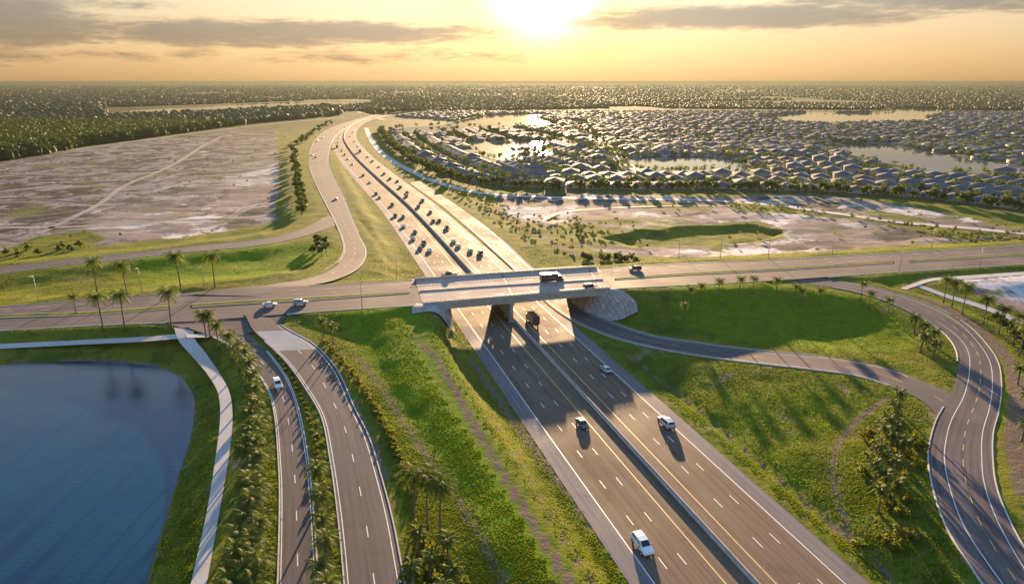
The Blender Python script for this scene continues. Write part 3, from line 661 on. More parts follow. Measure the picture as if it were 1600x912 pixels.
# markings (0 white, 1 yellow)
Z1 = .006
for o, col, ds in ((-15.4, 0, None), (-4.45, 1, None), (-11.75, 0, (3, 9.2)), (-8.1, 0, (3, 9.2)), (3.3, 1, None), (13.9, 0, None), (6.85, 0, (3, 9.2)), (10.4, 0, (3, 9.2))):
    stripe(mk, offs(hc, o), .22 if ds is None else .18, Z1, col, ds)
for Rd, z in ((A, .032), (B, .036), (NW, .034), (R1, .022), (R2, .04), (C_, .03)):
    dz = z
    if Rd is A: sp_ = [(.5, 'L', 0, None, 9), (.9, 'R', 0, None, 4)]; ce = (3, 9)
    elif Rd is B: sp_ = [(.35, 'L', 0, None, 5), (.35, 'R', 0, None, 9)]; ce = (3, 9)
    elif Rd is NW: sp_ = [(.5, 'L', 0, None, 14), (.5, 'R', 0, None, 14)]; ce = (3, 9)
    elif Rd is R1: sp_ = [(1.0, 'L', 0, None, 60), (1.0, 'R', 0, None, 60)]; ce = (3, 9)
    elif Rd is R2: sp_ = []; ce = None
    else: sp_ = []; ce = None
    for off, side, c_, ds, i0 in sp_: stripe(mk, Rd.line(off, side), .16, dz, c_, ds, i0, None if Rd is not R1 else -8)
    if ce: stripe(mk, Rd.C, .16, dz, 1 if Rd is R1 else 0, ce, 12)
WL = R2.line(2.0, 'R'); stripe(mk, WL, .17, .04, 0, None, 5); n2_ = len(R2.L)
w2 = np.linalg.norm((R2.R - R2.L)[:, :2], axis=1)
IL = R2.line(3.0, 'L'); stripe(mk, IL, .17, .04, 0, None, int(n2_ * .30), None)
stripe(mk, (WL + IL) / 2, .17, .04, 1, (3, 4.0), 12)
def xline(f0, line0, line1, xa, xb, dash, z, c=0):
    P_ = cut(line0, xa, xb, 80) * (1 - f0) + cut(line1, xa, xb, 80) * f0; stripe(mk, P_, .15, z, c, dash)
for xa, xb, z in ((-320, 640, .036), (662, 930, .076), (958, 2050, .036)):
    for f0 in (.36, .68): xline(f0, lineN, lineMN, xa, xb, (3, 9), z); xline(f0 - .04, lineMS, lineS, xa, xb, (3, 9), z)
    xline(.05, lineN, lineMN, xa if xa != -320 else 480, xb, None, z); xline(.95, lineMS, lineS, xa, xb if xb != 640 else 250, None, z)
    xline(.95, lineN, lineMN, xa, xb, None, z, 1); xline(.05, lineMS, lineS, xa, xb, None, z, 1)
tag(mk.build('road_markings', [M_white, M_yellow]), kind='structure')
# median barrier of the highway
bb = Acc()
prof = [(-.35, -.1), (-.35, .25), (-.14, .5), (-.10, 1.0), (.10, 1.0), (.14, .5), (.35, .25), (.35, -.1)]
ring = [offs(hc, o) + np.array([0, 0, z]) for o, z in prof]
for q, r in zip(ring[:-1], ring[1:]):
    V, Fx, U = ribbon(q, r); bb.add(V, Fx, U)
tag(bb.build('median_barrier', [M_conc]), 'long concrete barrier down the middle of the wide highway', 'barrier')
# tracks and far roads in the open land
def track(name, px, wd, mat, z=.05):
    P_ = smooth_line([(*G(a, b, 0), 0) for a, b in px], 6); P_, _ = resample(P_, max(10, int(np.linalg.norm(np.diff(P_[:, :2], axis=0), axis=1).sum() / 7)))
    P_[:, 2] = np.maximum(hsv(P_[:, 0], P_[:, 1]), 0)
    A_, B_ = offs(P_, -wd / 2), offs(P_, wd / 2)
    ac = Acc(); strip(ac, A_, B_, z, 0, 1); tag(ac.build(name, [mat]), kind='structure')
track('track', [(-200, 366), (0, 357), (110, 355), (220, 350), (330, 343), (432, 337)], 5, M_street, .12)
track('track', [(60, 366), (150, 322), (196, 290), (262, 262), (318, 228), (345, 214)], 4, M_street, .12)
track('track', [(-200, 262), (0, 250), (100, 236), (200, 222), (300, 209), (380, 199), (450, 191), (500, 187), (540, 183)], 7, M_street, .12)
track('track', [(572, 200), (580, 218), (600, 242), (640, 266), (690, 287), (760, 303), (850, 308), (950, 311), (1100, 313), (1200, 320), (1300, 333), (1400, 347), (1500, 356), (1600, 366), (1750, 385)], 7, M_path, .12)
for l_ in ([(232, 285), (300, 281), (380, 277), (456, 272)], [(262, 262), (340, 259), (455, 254)], [(215, 305), (320, 302), (450, 297)], [(285, 246), (380, 243), (458, 240)], [(120, 330), (60, 338), (-60, 342)], [(150, 318), (60, 312), (-60, 318)], [(200, 288), (100, 282), (0, 284)], [(255, 262), (160, 256), (60, 262)]): track('track', l_, 3, M_road, .10)
track('track', [(845, 345), (880, 332), (960, 325), (1060, 322), (1150, 322)], 4, M_street, .12)
track('road', [(540, 170), (570, 178), (600, 188)], 16, M_road, .3)

# ------------------------------------------------------------------ bridge
br = empty('highway_bridge', (float(deckr.C[12, 0]), float(deckr.C[12, 1]), 0)); bl = Vector(br.location)
tag(br, 'pale concrete road bridge crossing over the wide highway', 'bridge')
def bobj(name, acc, mats):
    o = acc.build(name, mats, br); me_ = o.data
    co = np.empty(len(me_.vertices) * 3, np.float32); me_.vertices.foreach_get('co', co); co = co.reshape(-1, 3) - np.array(bl, np.float32); me_.vertices.foreach_set('co', co.ravel()); me_.update(); return o
NL, SL = deckr.L, deckr.R
up = np.array([0, 0, 1.])
dk = Acc(); strip(dk, NL, SL, .07, 0, 4); bobj('deck', dk, [M_deck])
sb = Acc(); sb.add(*ribbon(NL, SL, -.35)[:3]); bobj('deck_slab', sb, [M_conc])
Dn = (SL - NL); Dn[:, 2] = 0; Dn /= np.linalg.norm(Dn, axis=1)[:, None]
def beam(line, d0, d1, z0, z1):
    """rectangular beam along a line, from d0 to d1 metres towards the outside"""
    return [line + d0 * 1 + up * z0, line + d0 + up * z1, line + d1 + up * z1, line + d1 + up * z0]
def loop(acc, rings):
    n = len(rings)
    for k in range(n): V, Fx, U = ribbon(rings[k], rings[(k + 1) % n]); acc.add(V, Fx, U)
    for e_ in (0, -1):
        q = np.array([r[e_] for r in rings]); acc.add(q, np.array([[0, 1, 2, 3]]))
for ln, sg in ((NL, -1), (SL, 1)):
    pr = Acc(); loop(pr, beam(ln, Dn * sg * .0, Dn * sg * .42, -.3, .85)); bobj('parapet', pr, [M_conc])
    gi = Acc(); loop(gi, beam(ln, -Dn * sg * .45, Dn * sg * .15, -2.0, -.36)); bobj('fascia_girder', gi, [M_conc])
    rl = Acc(); loop(rl, beam(ln, Dn * sg * .16, Dn * sg * .26, 1.18, 1.26)); 
    L2, _ = resample(ln, 46)
    for q in L2:
        x, y, z = q + Dn[0] * sg * .21; s2 = .07
        V = np.array([(x + a * s2, y + b * s2, z + c) for c in (.85, 1.2) for a, b in ((-1, -1), (1, -1), (1, 1), (-1, 1))]); rl.add(V, np.array([[0, 1, 5, 4], [1, 2, 6, 5], [2, 3, 7, 6], [3, 0, 4, 7]]))
    bobj('railing', rl, [simple('rail_metal' + str(sg), (.32, .30, .28), rough=.5)])
for f in (.14, .28, .42, .56, .70, .84):
    gi = Acc(); ln = NL * (1 - f) + SL * f; loop(gi, beam(ln, -Dn * .3, Dn * .3, -1.9, -.36)); bobj('girder', gi, [M_conc])
mb_ = Acc(); ml = (cut(lineMN, 656, 942, 24) + cut(lineMS, 656, 942, 24)) / 2; loop(mb_, beam(ml, -Dn * .22, Dn * .22, .0, .42)); bobj('centre_barrier', mb_, [M_conc])
for f in (0, .5, 1):
    i_ = min(22, int(f * 23)); q0, q1 = NL[i_] + up * .085, SL[i_] + up * .085; t0 = (NL[i_ + 1] - NL[i_]); t0 /= np.linalg.norm(t0); ej = Acc(); ej.add(np.array([q0, q1, q1 + t0 * .35, q0 + t0 * .35]), np.array([[0, 1, 2, 3]])); bobj('expansion_joint', ej, [simple('joint_rubber' + str(f), (.05, .045, .04))])
# pier bent in the highway median: columns and cap
hdir = (hc[60] - hc[40])[:2]; hdir /= np.linalg.norm(hdir)
def on_hwy(py): # centre of the highway at a pixel row
    x = 960 + (py - 672) / 1.09; return np.array(G(x, py, 0))
i_n = np.argmin(np.abs(np.interp(NL[:, 1], hc[:, 1], hc[:, 0]) - NL[:, 0])); i_s = np.argmin(np.abs(np.interp(SL[:, 1], hc[:, 1], hc[:, 0]) - SL[:, 0]))
pn, ps = NL[i_n], SL[i_s]
for k in range(5):
    f = .05 + k * .225; q = ps * (1 - f) + pn * f
    mbx = MB(); zt = q[2] - 2.9; mbx.tube([(q[0] - bl.x, q[1] - bl.y, -.3), (q[0] - bl.x, q[1] - bl.y, zt)], [.62, .62], 16); mbx.build('pier_column', M_conc, br, True)
    mbx = MB(); mbx.box(q[0] - bl.x - .9, q[0] - bl.x + .9, q[1] - bl.y - 1.0, q[1] - bl.y + 1.0, -.2, .5); mbx.build('pier_base', M_conc, br)
pw = Acc(); nn0 = np.array([(pn - ps)[1], -(pn - ps)[0], 0]) / np.linalg.norm((pn - ps)[:2]) * .4; lw = np.stack([ps * (1 - f) + pn * f for f in np.linspace(.07, .93, 8)]); lw[:, 2] = 0
loop(pw, [lw - nn0 - up * .2, lw - nn0 + up * 5.0, lw + nn0 + up * 5.0, lw + nn0 - up * .2]); bobj('pier_wall', pw, [M_conc])
cp = Acc(); e1, e2 = ps + (ps - pn) * .0, pn; dd = (pn - ps) / np.linalg.norm(pn - ps); nn = np.array([dd[1], -dd[0], 0]) * .75
ln = np.stack([ps * (1 - f) + pn * f for f in np.linspace(.01, .99, 6)]); loop(cp, [ln - nn - up * 2.95, ln - nn - up * 1.95, ln + nn - up * 1.95, ln + nn - up * 2.95]); bobj('pier_cap', cp, [M_conc])
M_pave, t, p = base_mat('paved_slope_concrete', .85); p.inputs['Specular IOR Level'].default_value = .12
bk_ = t.new('ShaderNodeTexBrick'); t.put(bk_.inputs['Vector'], t.new('ShaderNodeUVMap').outputs[0]); bk_.inputs['Scale'].default_value = .28; bk_.inputs['Mortar Size'].default_value = .03; bk_.offset = 0
bk_.inputs['Color1'].default_value = (.44, .42, .39, 1); bk_.inputs['Color2'].default_value = (.34, .32, .30, 1); bk_.inputs['Mortar'].default_value = (.25, .235, .22, 1)
t.put(p.inputs['Base Color'], t.mix(t.ramp(t.noise(pos(t), .5, 6, .7), .4, .7), bk_.outputs[0], (.26, .22, .18)))
# abutment walls + sloped paving
for e_, tx in ((0, -1), (-1, 1)):
    a_, b_ = NL[e_], SL[e_]; d_ = (b_ - a_); d_[2] = 0; d_ /= np.linalg.norm(d_); o_ = np.array([-d_[1], d_[0], 0]); o_ *= tx * np.sign(o_[0])
    ab = Acc(); ln = np.stack([a_ - d_ * .4, b_ + d_ * .4]); loop(ab, [ln - o_ * 1.2 - up * 4.5, ln - o_ * 1.2 - up * .37, ln + o_ * .6 - up * .37, ln + o_ * .6 - up * 4.5]); bobj('abutment', ab, [M_conc])
    # paving draped on the slope below
    nu, nv = 44, 30; ext = 9.0; a2, b2 = a_ - d_ * 2, b_ + d_ * (ext if tx > 0 else 5.0); V = []
    reach = 13 if tx > 0 else 9.5
    for i in range(nu + 1):
        for j in range(nv + 1):
            bk = 1.0 + (7.0 if tx > 0 else 3.0) * min(1, max(0, (i / nu - .74) / .2)); q = a2 + (b2 - a2) * i / nu - o_ * (-bk + (reach + bk) * j / nv); zz = max(hs_(q[0] + a9, q[1] + b9) for a9 in (-.6, 0, .6) for b9 in (-.6, 0, .6)); V.append((q[0], q[1], zz + .2))
    V = np.array(V); ii = (np.arange(nu)[:, None] * (nv + 1) + np.arange(nv)[None]).ravel(); Fx = np.stack([ii, ii + 1, ii + nv + 2, ii + nv + 1], 1)
    keep = V[Fx].mean(1)[:, 2] > .35; uvp = np.array([(i * 1.0, j * .5) for i in range(nu + 1) for j in range(nv + 1)]); ab = Acc(); ab.add(V, flip_up(V, Fx[keep]), uvp); bobj('slope_paving', ab, [M_pave])
#@@TREES
# ------------------------------------------------------------------ trees
def palm(name, hgt, R, seed, nf=26):
    r = random.Random(seed); root = empty(name, (0, 0, -50)); mb = MB()
    bx, by = r.uniform(-.4, .4), r.uniform(-.4, .4)
    pts = [(bx * (k / 6) ** 2, by * (k / 6) ** 2, hgt * k / 6) for k in range(7)]; pts[0] = (0, 0, -.3)
    mb.tube(pts, [.30, .22, .19, .18, .17, .17, .24], 8); mb.build('trunk', M_trunk, root, True)
    cr = MB(); c = Vector(pts[-1])
    for i in range(nf):
        a = i * 2.39996 + r.uniform(-.2, .2); lift = 1.15 - 1.75 * (i / nf) ** 1.1; L = R * r.uniform(.85, 1.12)
        d = Vector((math.cos(a), math.sin(a), 0)); prev = c.copy(); n = 9; sp_ = []; ang = lift
        for k in range(n + 1):
            sp_.append(prev.copy()); ang -= (.10 + .022 * k) * (1.0 if lift > -.2 else .5); prev = prev + (d * math.cos(ang) + Vector((0, 0, 1)) * math.sin(ang)) * (L / n)
        side = d.cross(Vector((0, 0, 1)))
        for k in range(1, n + 1):
            p0 = sp_[k]; tg = (sp_[k] - sp_[k - 1]).normalized(); upv = side.cross(tg) * -1
            ll = R * .30 * math.sin(math.pi * (k / (n + 1)) ** .7) + .12
            for sgn in (-1, 1):
                for q in (0, .5):
                    b0 = sp_[k - 1].lerp(p0, q); tip = b0 + (side * sgn * .8 + tg * .65 - Vector((0, 0, .35 + r.uniform(0, .25)))).normalized() * ll * r.uniform(.85, 1.1)
                    cr.add([b0 - tg * .06, b0 + tg * .09, tip], [(0, 1, 2)])
        for k in range(n):
            w_ = .05 * (1 - k / n) + .012; cr.add([sp_[k] - side * w_, sp_[k] + side * w_, sp_[k + 1] + side * w_ * .7, sp_[k + 1] - side * w_ * .7], [(0, 1, 2, 3)])
    me = bpy.data.meshes.new('crown'); me.from_pydata(cr.v, [], cr.f); me.update(); link('crown', me, M_frond, root)
    return root
def crown_pts(r, n, rx, rz, nl):
    lobes = [(Vector((r.gauss(0, .42) * rx, r.gauss(0, .42) * rx, r.gauss(0, .35) * rz)), r.uniform(.38, .62)) for _ in range(nl)]
    out = []
    for _ in range(n):
        c, s = r.choice(lobes); d = Vector((r.gauss(0, 1), r.gauss(0, 1), r.gauss(0, 1))).normalized(); rr = s * (r.random() ** .35)
        out.append((c + Vector((d.x * rx * rr, d.y * rx * rr, d.z * rz * rr)), d))
    return out
def tree(name, hgt, rx, seed, nleaf=700, mat=None, ls=.42, trunk_frac=.35, part='trunk'):
    r = random.Random(seed); root = empty(name, (0, 0, -50)); mb = MB(); th = hgt * trunk_frac
    mb.tube([(0, 0, -.3), (r.uniform(-.1, .1), 0, th * .6), (r.uniform(-.2, .2), r.uniform(-.2, .2), th + .15 * hgt)], [.035 * hgt, .026 * hgt, .014 * hgt], 7)
    for k in range(4):
        a = k * 1.57 + r.uniform(-.4, .4); mb.tube([(0, 0, th * .8), (math.cos(a) * rx * .3, math.sin(a) * rx * .3, th + hgt * .18), (math.cos(a) * rx * .6, math.sin(a) * rx * .6, th + hgt * .35)], [.014 * hgt, .01 * hgt, .004 * hgt], 5)
    mb.build(part, M_bark, root, True)
    V = []; Fx = []; rz = (hgt - th) / 2 * 1.05; cz = th + rz * .95
    for p_, d in crown_pts(r, nleaf, rx, rz, 9):
        p_ = p_ + Vector((0, 0, cz)); s = ls * r.uniform(.6, 1.35); n_ = (d + Vector((r.uniform(-.9, .9), r.uniform(-.9, .9), r.uniform(-.3, 1.0)))).normalized()
        a_ = n_.cross(Vector((r.uniform(-1, 1), r.uniform(-1, 1), 1))).normalized(); b_ = n_.cross(a_); i = len(V)
        V += [p_ + a_ * s, p_ + b_ * s * .8, p_ - a_ * s, p_ - b_ * s * .8]; Fx.append((i, i + 1, i + 2, i + 3))
    me = bpy.data.meshes.new('crown'); me.from_pydata([tuple(v) for v in V], [], Fx); me.update(); link('crown', me, mat or M_leaf, root)
    return root
USED = set()
def place(proto, p, rz, s, label, group, name=None):
    if proto.name not in USED: USED.add(proto.name); kids(proto); o = proto
    else: o = copy_tree(proto)
    o.location = p; o.rotation_euler = (0, 0, rz); o.scale = (s, s, s)
    for k in ('label', 'group', 'category'):
        if k in o: del o[k]
    return o, tag(o, label, o.get('category'), group)
def pl(proto, p, label, cat, group, s=1.0):
    o, _ = place(proto, p, random.uniform(0, 6.28), s * random.uniform(.93, 1.07), label, group); o['category'] = cat; return o
PALM_T = [palm('palm_tree', 10.5, 4.1, k, 32) for k in range(3)]; PALM_M = [palm('palm_tree', 8.0, 3.5, 10 + k, 28) for k in range(3)]; PALM_S = [palm('palm_tree', 4.2, 2.2, 20 + k, 20) for k in range(2)]
def palms(spots, protos, fmt, group, s=1.0):
    for i, (a, b) in enumerate(spots):
        pl(protos[i % len(protos)], on(a, b), fmt.format(ordw(i + 1)), 'palm tree', group, s)
palms([(119, 490)], PALM_M, 'small slender palm by itself on the crossing road median, lake side', 'palms near the lake', .8)
palms([(162, 517), (196, 517), (269, 516)], PALM_T, 'tall palm on the verge between lake footpath and crossing road, {} from the photo edge', 'palms on the lake verge', 1.15)
palms([(152, 457), (199, 462), (283, 452), (336, 448)], PALM_T, 'tall palm on the far side of the crossing road, {} counting towards the bridge', 'palms beyond the crossing road', 1.15)
palms([(323, 533), (329, 530), (342, 546), (362, 564), (375, 580), (388, 594), (394, 612), (399, 630), (404, 650), (396, 664), (406, 676), (398, 696), (409, 712), (396, 726), (405, 742), (390, 757), (411, 764), (400, 784),
       (396, 812), (410, 822), (400, 846), (392, 868), (412, 880), (384, 900), (402, 915), (378, 935), (412, 945), (390, 965), (372, 985), (405, 990)], PALM_M,
      'palm in the long row between footpath and narrow curved road, {} from the junction', 'palm row beside the footpath', 1.0)
palms([(500, 786), (505, 826), (509, 865), (514, 905), (508, 945), (518, 980)], PALM_M, 'palm in the planted strip between the two curved roads, {} from its narrow end', 'palms in the planted strip', .9)
palms([(648, 818), (668, 826), (688, 838)], PALM_T, 'palm in the dense dark trio on the berm beside the ramp, {} of the trio', 'palm trio on the berm', .95)
palms([(655, 868), (700, 880), (672, 905), (712, 925), (645, 925), (690, 955), (725, 980)], PALM_S, 'low palm below the dark palm trio on the berm, {} down the slope', 'low palms on the berm', 1.1)
palms([(505, 531), (521, 541)], PALM_M, 'slim palm at the top of the hedge beside the ramp, {} from the junction', 'palms by the hedge', .75)
palms([(1078, 476), (1094, 469), (1122, 465), (1155, 461), (1176, 459), (1212, 462), (1241, 470), (1250, 477), (1279, 476), (1345, 466), (1357, 483), (1386, 495), (1068, 500)], PALM_M,
      'slim palm on the shaded bank below the crossing road, {} counting away from the bridge', 'palms on the shaded bank', .72)
palms([(1428, 520), (1440, 530), (1450, 545), (1438, 550), (1458, 562)], PALM_S, 'bushy palm in the cluster inside the ramp bend, {} of the cluster', 'palm cluster in the bend', 1.25)
palms([(1474, 474), (1487, 479), (1503, 491), (1536, 506), (1560, 522), (1583, 540), (1592, 556)], PALM_T, 'tall thin palm outside the ramp bend near the sandy lot, {} counting downhill', 'palms outside the bend', .85)
palms([(1404, 643), (1396, 664), (1386, 684), (1398, 692), (1374, 700), (1390, 714), (1404, 722), (1370, 730), (1386, 742), (1398, 752), (1366, 760), (1382, 775), (1394, 790), (1372, 800)], PALM_S,
      'young palm in the clump on the rounded grass knoll, {} from the ramp junction', 'young palms on the knoll', 1.15)
palms([(1590, 600), (1600, 640), (1596, 690), (1606, 730)], PALM_S, 'young palm on the verge outside the loop road, {} counting downhill', 'young palms by the loop road', 1.1)
SHRUB = [tree('shrub', 1.5, .95, 50 + k, 170, M_shrub, .22, .12, 'stem') for k in range(3)]
BUSH = [tree('bush', 3.2, 2.0, 60 + k, 300, M_leaf, .32, .12, 'stem') for k in range(3)]
def along(px, n, jit=0):
    P_ = np.array(px, float); d = np.r_[0, np.cumsum(np.linalg.norm(np.diff(P_, axis=0), axis=1))]; s = np.linspace(0, d[-1], n)
    return [(float(np.interp(v, d, P_[:, 0])) + random.uniform(-jit, jit), float(np.interp(v, d, P_[:, 1])) + random.uniform(-jit, jit) * .5) for v in s]
for i, (a, b) in enumerate(along([(505, 534), (522, 552), (548, 582), (575, 618), (598, 658), (618, 700), (636, 738), (646, 770)], 44, 2)):
    pl(SHRUB[i % 3], on(a, b), f'yellow-green shrub in the hedge row below the ramp, {ordw(i + 1)} from the junction', 'shrub', 'hedge row shrubs', .85)
for i, (a, b) in enumerate(along([(434, 558), (455, 590), (474, 630), (489, 670), (499, 720), (505, 760)], 26, 2.5)):
    pl(SHRUB[i % 3], on(a, b), f'low golden shrub in the planted strip between the curved roads, {ordw(i + 1)} from its narrow end', 'shrub', 'planted strip shrubs', .6)
for i, (a, b) in enumerate(along([(1555, 500), (1575, 515), (1592, 530), (1610, 560)], 16, 7)):
    pl(BUSH[i % 3], on(a, b), f'dark bush on the bank above the sandy lot, {ordw(i + 1)} counting downhill', 'bush', 'bushes above the sandy lot', .8)
for i, (a, b) in enumerate(along([(912, 405), (940, 407), (965, 405), (995, 409)], 16, 5)):
    pl(BUSH[i % 3], on(a, b), f'dark scrubby bush just beyond the bridge end, {ordw(i + 1)} along the clump', 'bush', 'bushes beyond the bridge end', .9)
for i, (a, b) in enumerate([(398, 640), (388, 670), (410, 700), (385, 720), (404, 736), (392, 775), (408, 800), (386, 830), (404, 862), (390, 890), (410, 905)][::2]):
    pl(BUSH[i % 3], on(a, b), f'bushy undergrowth plant below the footpath palm row, {ordw(i + 1)} from the junction', 'bush', 'bushes under the palm row', .7)
for i, (a, b) in enumerate([(650, 850), (672, 866), (690, 870), (660, 890), (702, 900), (640, 900), (684, 915), (720, 920), (668, 935), (650, 960), (705, 955)]):
    pl(SHRUB[i % 3], on(a, b), f'leafy shrub on the berm slope under the palms, {ordw(i + 1)} going down', 'shrub', 'shrubs under the berm palms', 1.3)
for i in range(26):
    a = random.gauss(1388, 22); b = random.uniform(650, 860); pl(SHRUB[i % 3], on(a, b), f'leafy shrub among the young palms on the knoll, {ordw(i + 1)} of the planting', 'shrub', 'shrubs on the knoll', 1.2)
TREE = [tree('broadleaf_tree', 8.0, 3.4, 70 + k, 520, M_leaf, .5) for k in range(5)]
for i, (a, b) in enumerate(along([(458, 236), (462, 262), (466, 290), (470, 312), (474, 338)], 34, 3)):
    pl(TREE[i % 5], on(a, b), f'dark tree in the dense row edging the cleared sandy lots, {ordw(i + 1)} from the forest end', 'tree', 'trees edging the cleared lots', .85)
for i, (a, b) in enumerate(along([(468, 228), (486, 214), (498, 202), (520, 192)], 22, 5)):
    pl(TREE[i % 5], on(a, b), f'small tree beside the highway bend, {ordw(i + 1)} along the scattered row', 'tree', 'trees by the highway bend', .85)
for i, (a, b) in enumerate([(490, 398), (497, 392), (503, 400), (510, 394), (500, 384), (494, 380), (507, 386)]):
    pl(TREE[i % 5], on(a, b), f'leafy tree in the dark clump inside the ramp curve, {ordw(i + 1)} of the clump', 'tree', 'clump inside the ramp curve', .6)
for i, (a, b) in enumerate([(92, 392), (100, 388), (112, 392), (60, 398), (30, 400), (8, 398), (125, 386), (45, 390)]):
    pl(BUSH[i % 3], on(a, b), f'rounded bush in the rough grass near the side road, {ordw(i + 1)} of the patch', 'bush', 'bushes by the side road', 1.0)
bn, bs = resample(belt, 190)
k = 0
for i in range(190):
    x, y = bn[i, :2] + rng.normal(0, 2.2, 2)
    if x / max(y, 1) > .80 : continue
    k += 1; pl(TREE[i % 5], Vector((x, y, 0)), f'green tree in the long belt fronting the houses, {ordw(k)} from the highway bend', 'tree', 'tree belt fronting the houses', random.uniform(.75, 1.2))
for i, (a, b) in enumerate(along([(606, 214), (612, 226), (626, 238), (650, 250)], 24, 5)):
    pl(TREE[i % 5], on(a, b), f'dark pine-like tree where the belt meets the highway, {ordw(i + 1)} of the group', 'tree', 'trees where belt meets highway', 1.0)
for i, (a, b) in enumerate([(756, 246), (781, 249)] + along([(806, 240), (850, 238), (838, 247), (812, 246)], 22, 5)):
    pl(TREE[i % 5], on(a, b), f'brown-green tree standing on the islet in the curved lake, {ordw(i + 1)} of the islet', 'tree', 'trees on the lake islet', .8)

# ------------------------------------------------------------------ forest and far woods (one mass)
ico_v, ico_f = [], []
bm = bmesh.new(); bmesh.ops.create_icosphere(bm, subdivisions=2, radius=1); ico_v = np.array([v.co[:] for v in bm.verts]); ico_f = np.array([[v.index for v in f.verts] for f in bm.faces]); bm.free()
bm = bmesh.new(); bmesh.ops.create_icosphere(bm, subdivisions=1, radius=1); ic1_v = np.array([v.co[:] for v in bm.verts]); ic1_f = np.array([[v.index for v in f.verts] for f in bm.faces]); bm.free()
def blobs(name, pts, rad_, hz, mat, hi=True):
    bv, bf = (ico_v, ico_f) if hi else (ic1_v, ic1_f)
    n = len(pts); V = np.repeat(bv[None], n, 0)
    V = V * (1 + rng.normal(0, .17, (n, len(bv), 1)))
    V = V * np.stack([rad_, rad_, hz], 1)[:, None, :]
    V = V + np.stack([pts[:, 0], pts[:, 1], hz * .75 + pts[:, 2]], 1)[:, None, :]
    Fx = (bf[None] + (np.arange(n) * len(bv))[:, None, None]).reshape(-1, 3)
    return link(name, np_mesh(name, V.reshape(-1, 3), Fx, smooth=True), mat)
FOREST = poly([(-300, 292), (-100, 266), (0, 252), (60, 243), (130, 229), (250, 213), (400, 192), (470, 186), (530, 180), (538, 172), (500, 163), (380, 172), (290, 176), (200, 179), (150, 175), (190, 158), (-300, 150)])
def scatter(polyg, n, excl=(), margin=8, pw=1.0):
    lo, hi = polyg.min(0), polyg.max(0); out = []
    y0, y1 = lo[1], hi[1]
    while sum(len(o) for o in out) < n:
        u = rng.random(n * 4); y = 1 / ((1 / y0) * (1 - u) + (1 / y1) * u) if pw else y0 + (y1 - y0) * u
        x = lo[0] + (hi[0] - lo[0]) * rng.random(n * 4); x = y * rng.uniform(-.95, .95, n * 4)
        m = pip(polyg, x, y)
        for E in excl: m &= sdf(E, x, y) > margin
        out.append(np.stack([x[m], y[m]], 1))
        if len(out) > 30: break
    return np.concatenate(out)[:n]
VIEWGAP = poly([(150, 186), (300, 179), (450, 171), (560, 164), (630, 157), (540, 156), (190, 168)])
fp = scatter(FOREST, 12000, [VIEWGAP], 5); r_ = rng.uniform(3.2, 6.5, len(fp)) * (1 + fp[:, 1] / 2500); hz = rng.uniform(4.5, 8.5, len(fp))
f0 = fp[:, 1] < 1300
tag(blobs('forest', np.c_[fp, np.zeros(len(fp))][f0], r_[f0] * .8, hz[f0] * .85, M_forest, False), kind='stuff')
FNEAR = fp[f0]; FR = r_[f0]; FH = hz[f0]
tag(blobs('forest', np.c_[fp, np.zeros(len(fp))][~f0], r_[~f0], hz[~f0], M_woods, False), kind='stuff')
# woods reaching to the horizon
FARP = np.array([(-9000, 2300), (-1400, 2300), (-600, 2100), (-300, 1800), (300, 2150), (1200, 2000), (3000, 2000), (12000, 2100), (14000, 16000), (-14000, 16000)], float)
fp = scatter(FARP, 42000, [FL['forest_lake'], FL['far_lake'], VIEWGAP], 30); cl_ = vnoise(fp[:, 0], fp[:, 1], 420, 3) + .5 * vnoise(fp[:, 0], fp[:, 1], 130, 4); fp = fp[cl_ > .5]
r_ = rng.uniform(6, 13, len(fp)) * (fp[:, 1] / 4000) ** .9; hz = rng.uniform(4, 6.5, len(fp)) + (fp[:, 1] > 5000) * 2
tag(blobs('forest', np.c_[fp, hsv(fp[:, 0], fp[:, 1]) - 1], r_, hz, M_woods, False), kind='stuff')
WOODS2 = poly([(580, 180), (640, 172), (860, 157), (860, 150), (600, 152), (560, 168)])
fp = scatter(WOODS2, 900, [], 8); tag(blobs('forest', np.c_[fp, np.zeros(len(fp))], rng.uniform(4, 8, len(fp)), rng.uniform(4, 7, len(fp)), M_forest, False), kind='stuff')

# ------------------------------------------------------------------ houses
M_wall = [simple('stucco_' + n, c, rough=.85) for n, c in (('cream', (.42, .37, .30)), ('white', (.55, .53, .50)), ('tan', (.34, .28, .21)), ('grey', (.32, .32, .31)))]
M_roof = [simple('roof_' + n, c, tuple(x * .7 for x in c), 1.2, .75, .2) for n, c in (('slate', (.085, .098, .125)), ('brown', (.105, .088, .08)), ('grey', (.115, .118, .128)), ('blue', (.075, .10, .14)))]
M_glass = simple('window_glass', (.03, .035, .04), rough=.12); M_door = simple('garage_door', (.66, .64, .60), rough=.6)
def hip(mb, x0, x1, y0, y1, z0, rise, ov=.8):
    x0 -= ov; x1 += ov; y0 -= ov; y1 += ov; wx, wy = x1 - x0, y1 - y0
    if wx > wy: r1, r2 = (x0 + wy / 2, (y0 + y1) / 2), (x1 - wy / 2, (y0 + y1) / 2)
    else: r1, r2 = ((x0 + x1) / 2, y0 + wx / 2), ((x0 + x1) / 2, y1 - wx / 2)
    b = [(x0, y0, z0), (x1, y0, z0), (x1, y1, z0), (x0, y1, z0), (*r1, z0 + rise), (*r2, z0 + rise)]
    if wx > wy: fs = [(0, 1, 5, 4), (1, 2, 5), (2, 3, 4, 5), (3, 0, 4), (3, 2, 1, 0)]
    else: fs = [(0, 1, 4), (1, 2, 5, 4), (2, 3, 5), (3, 0, 4, 5), (3, 2, 1, 0)]
    mb.add(b, fs)
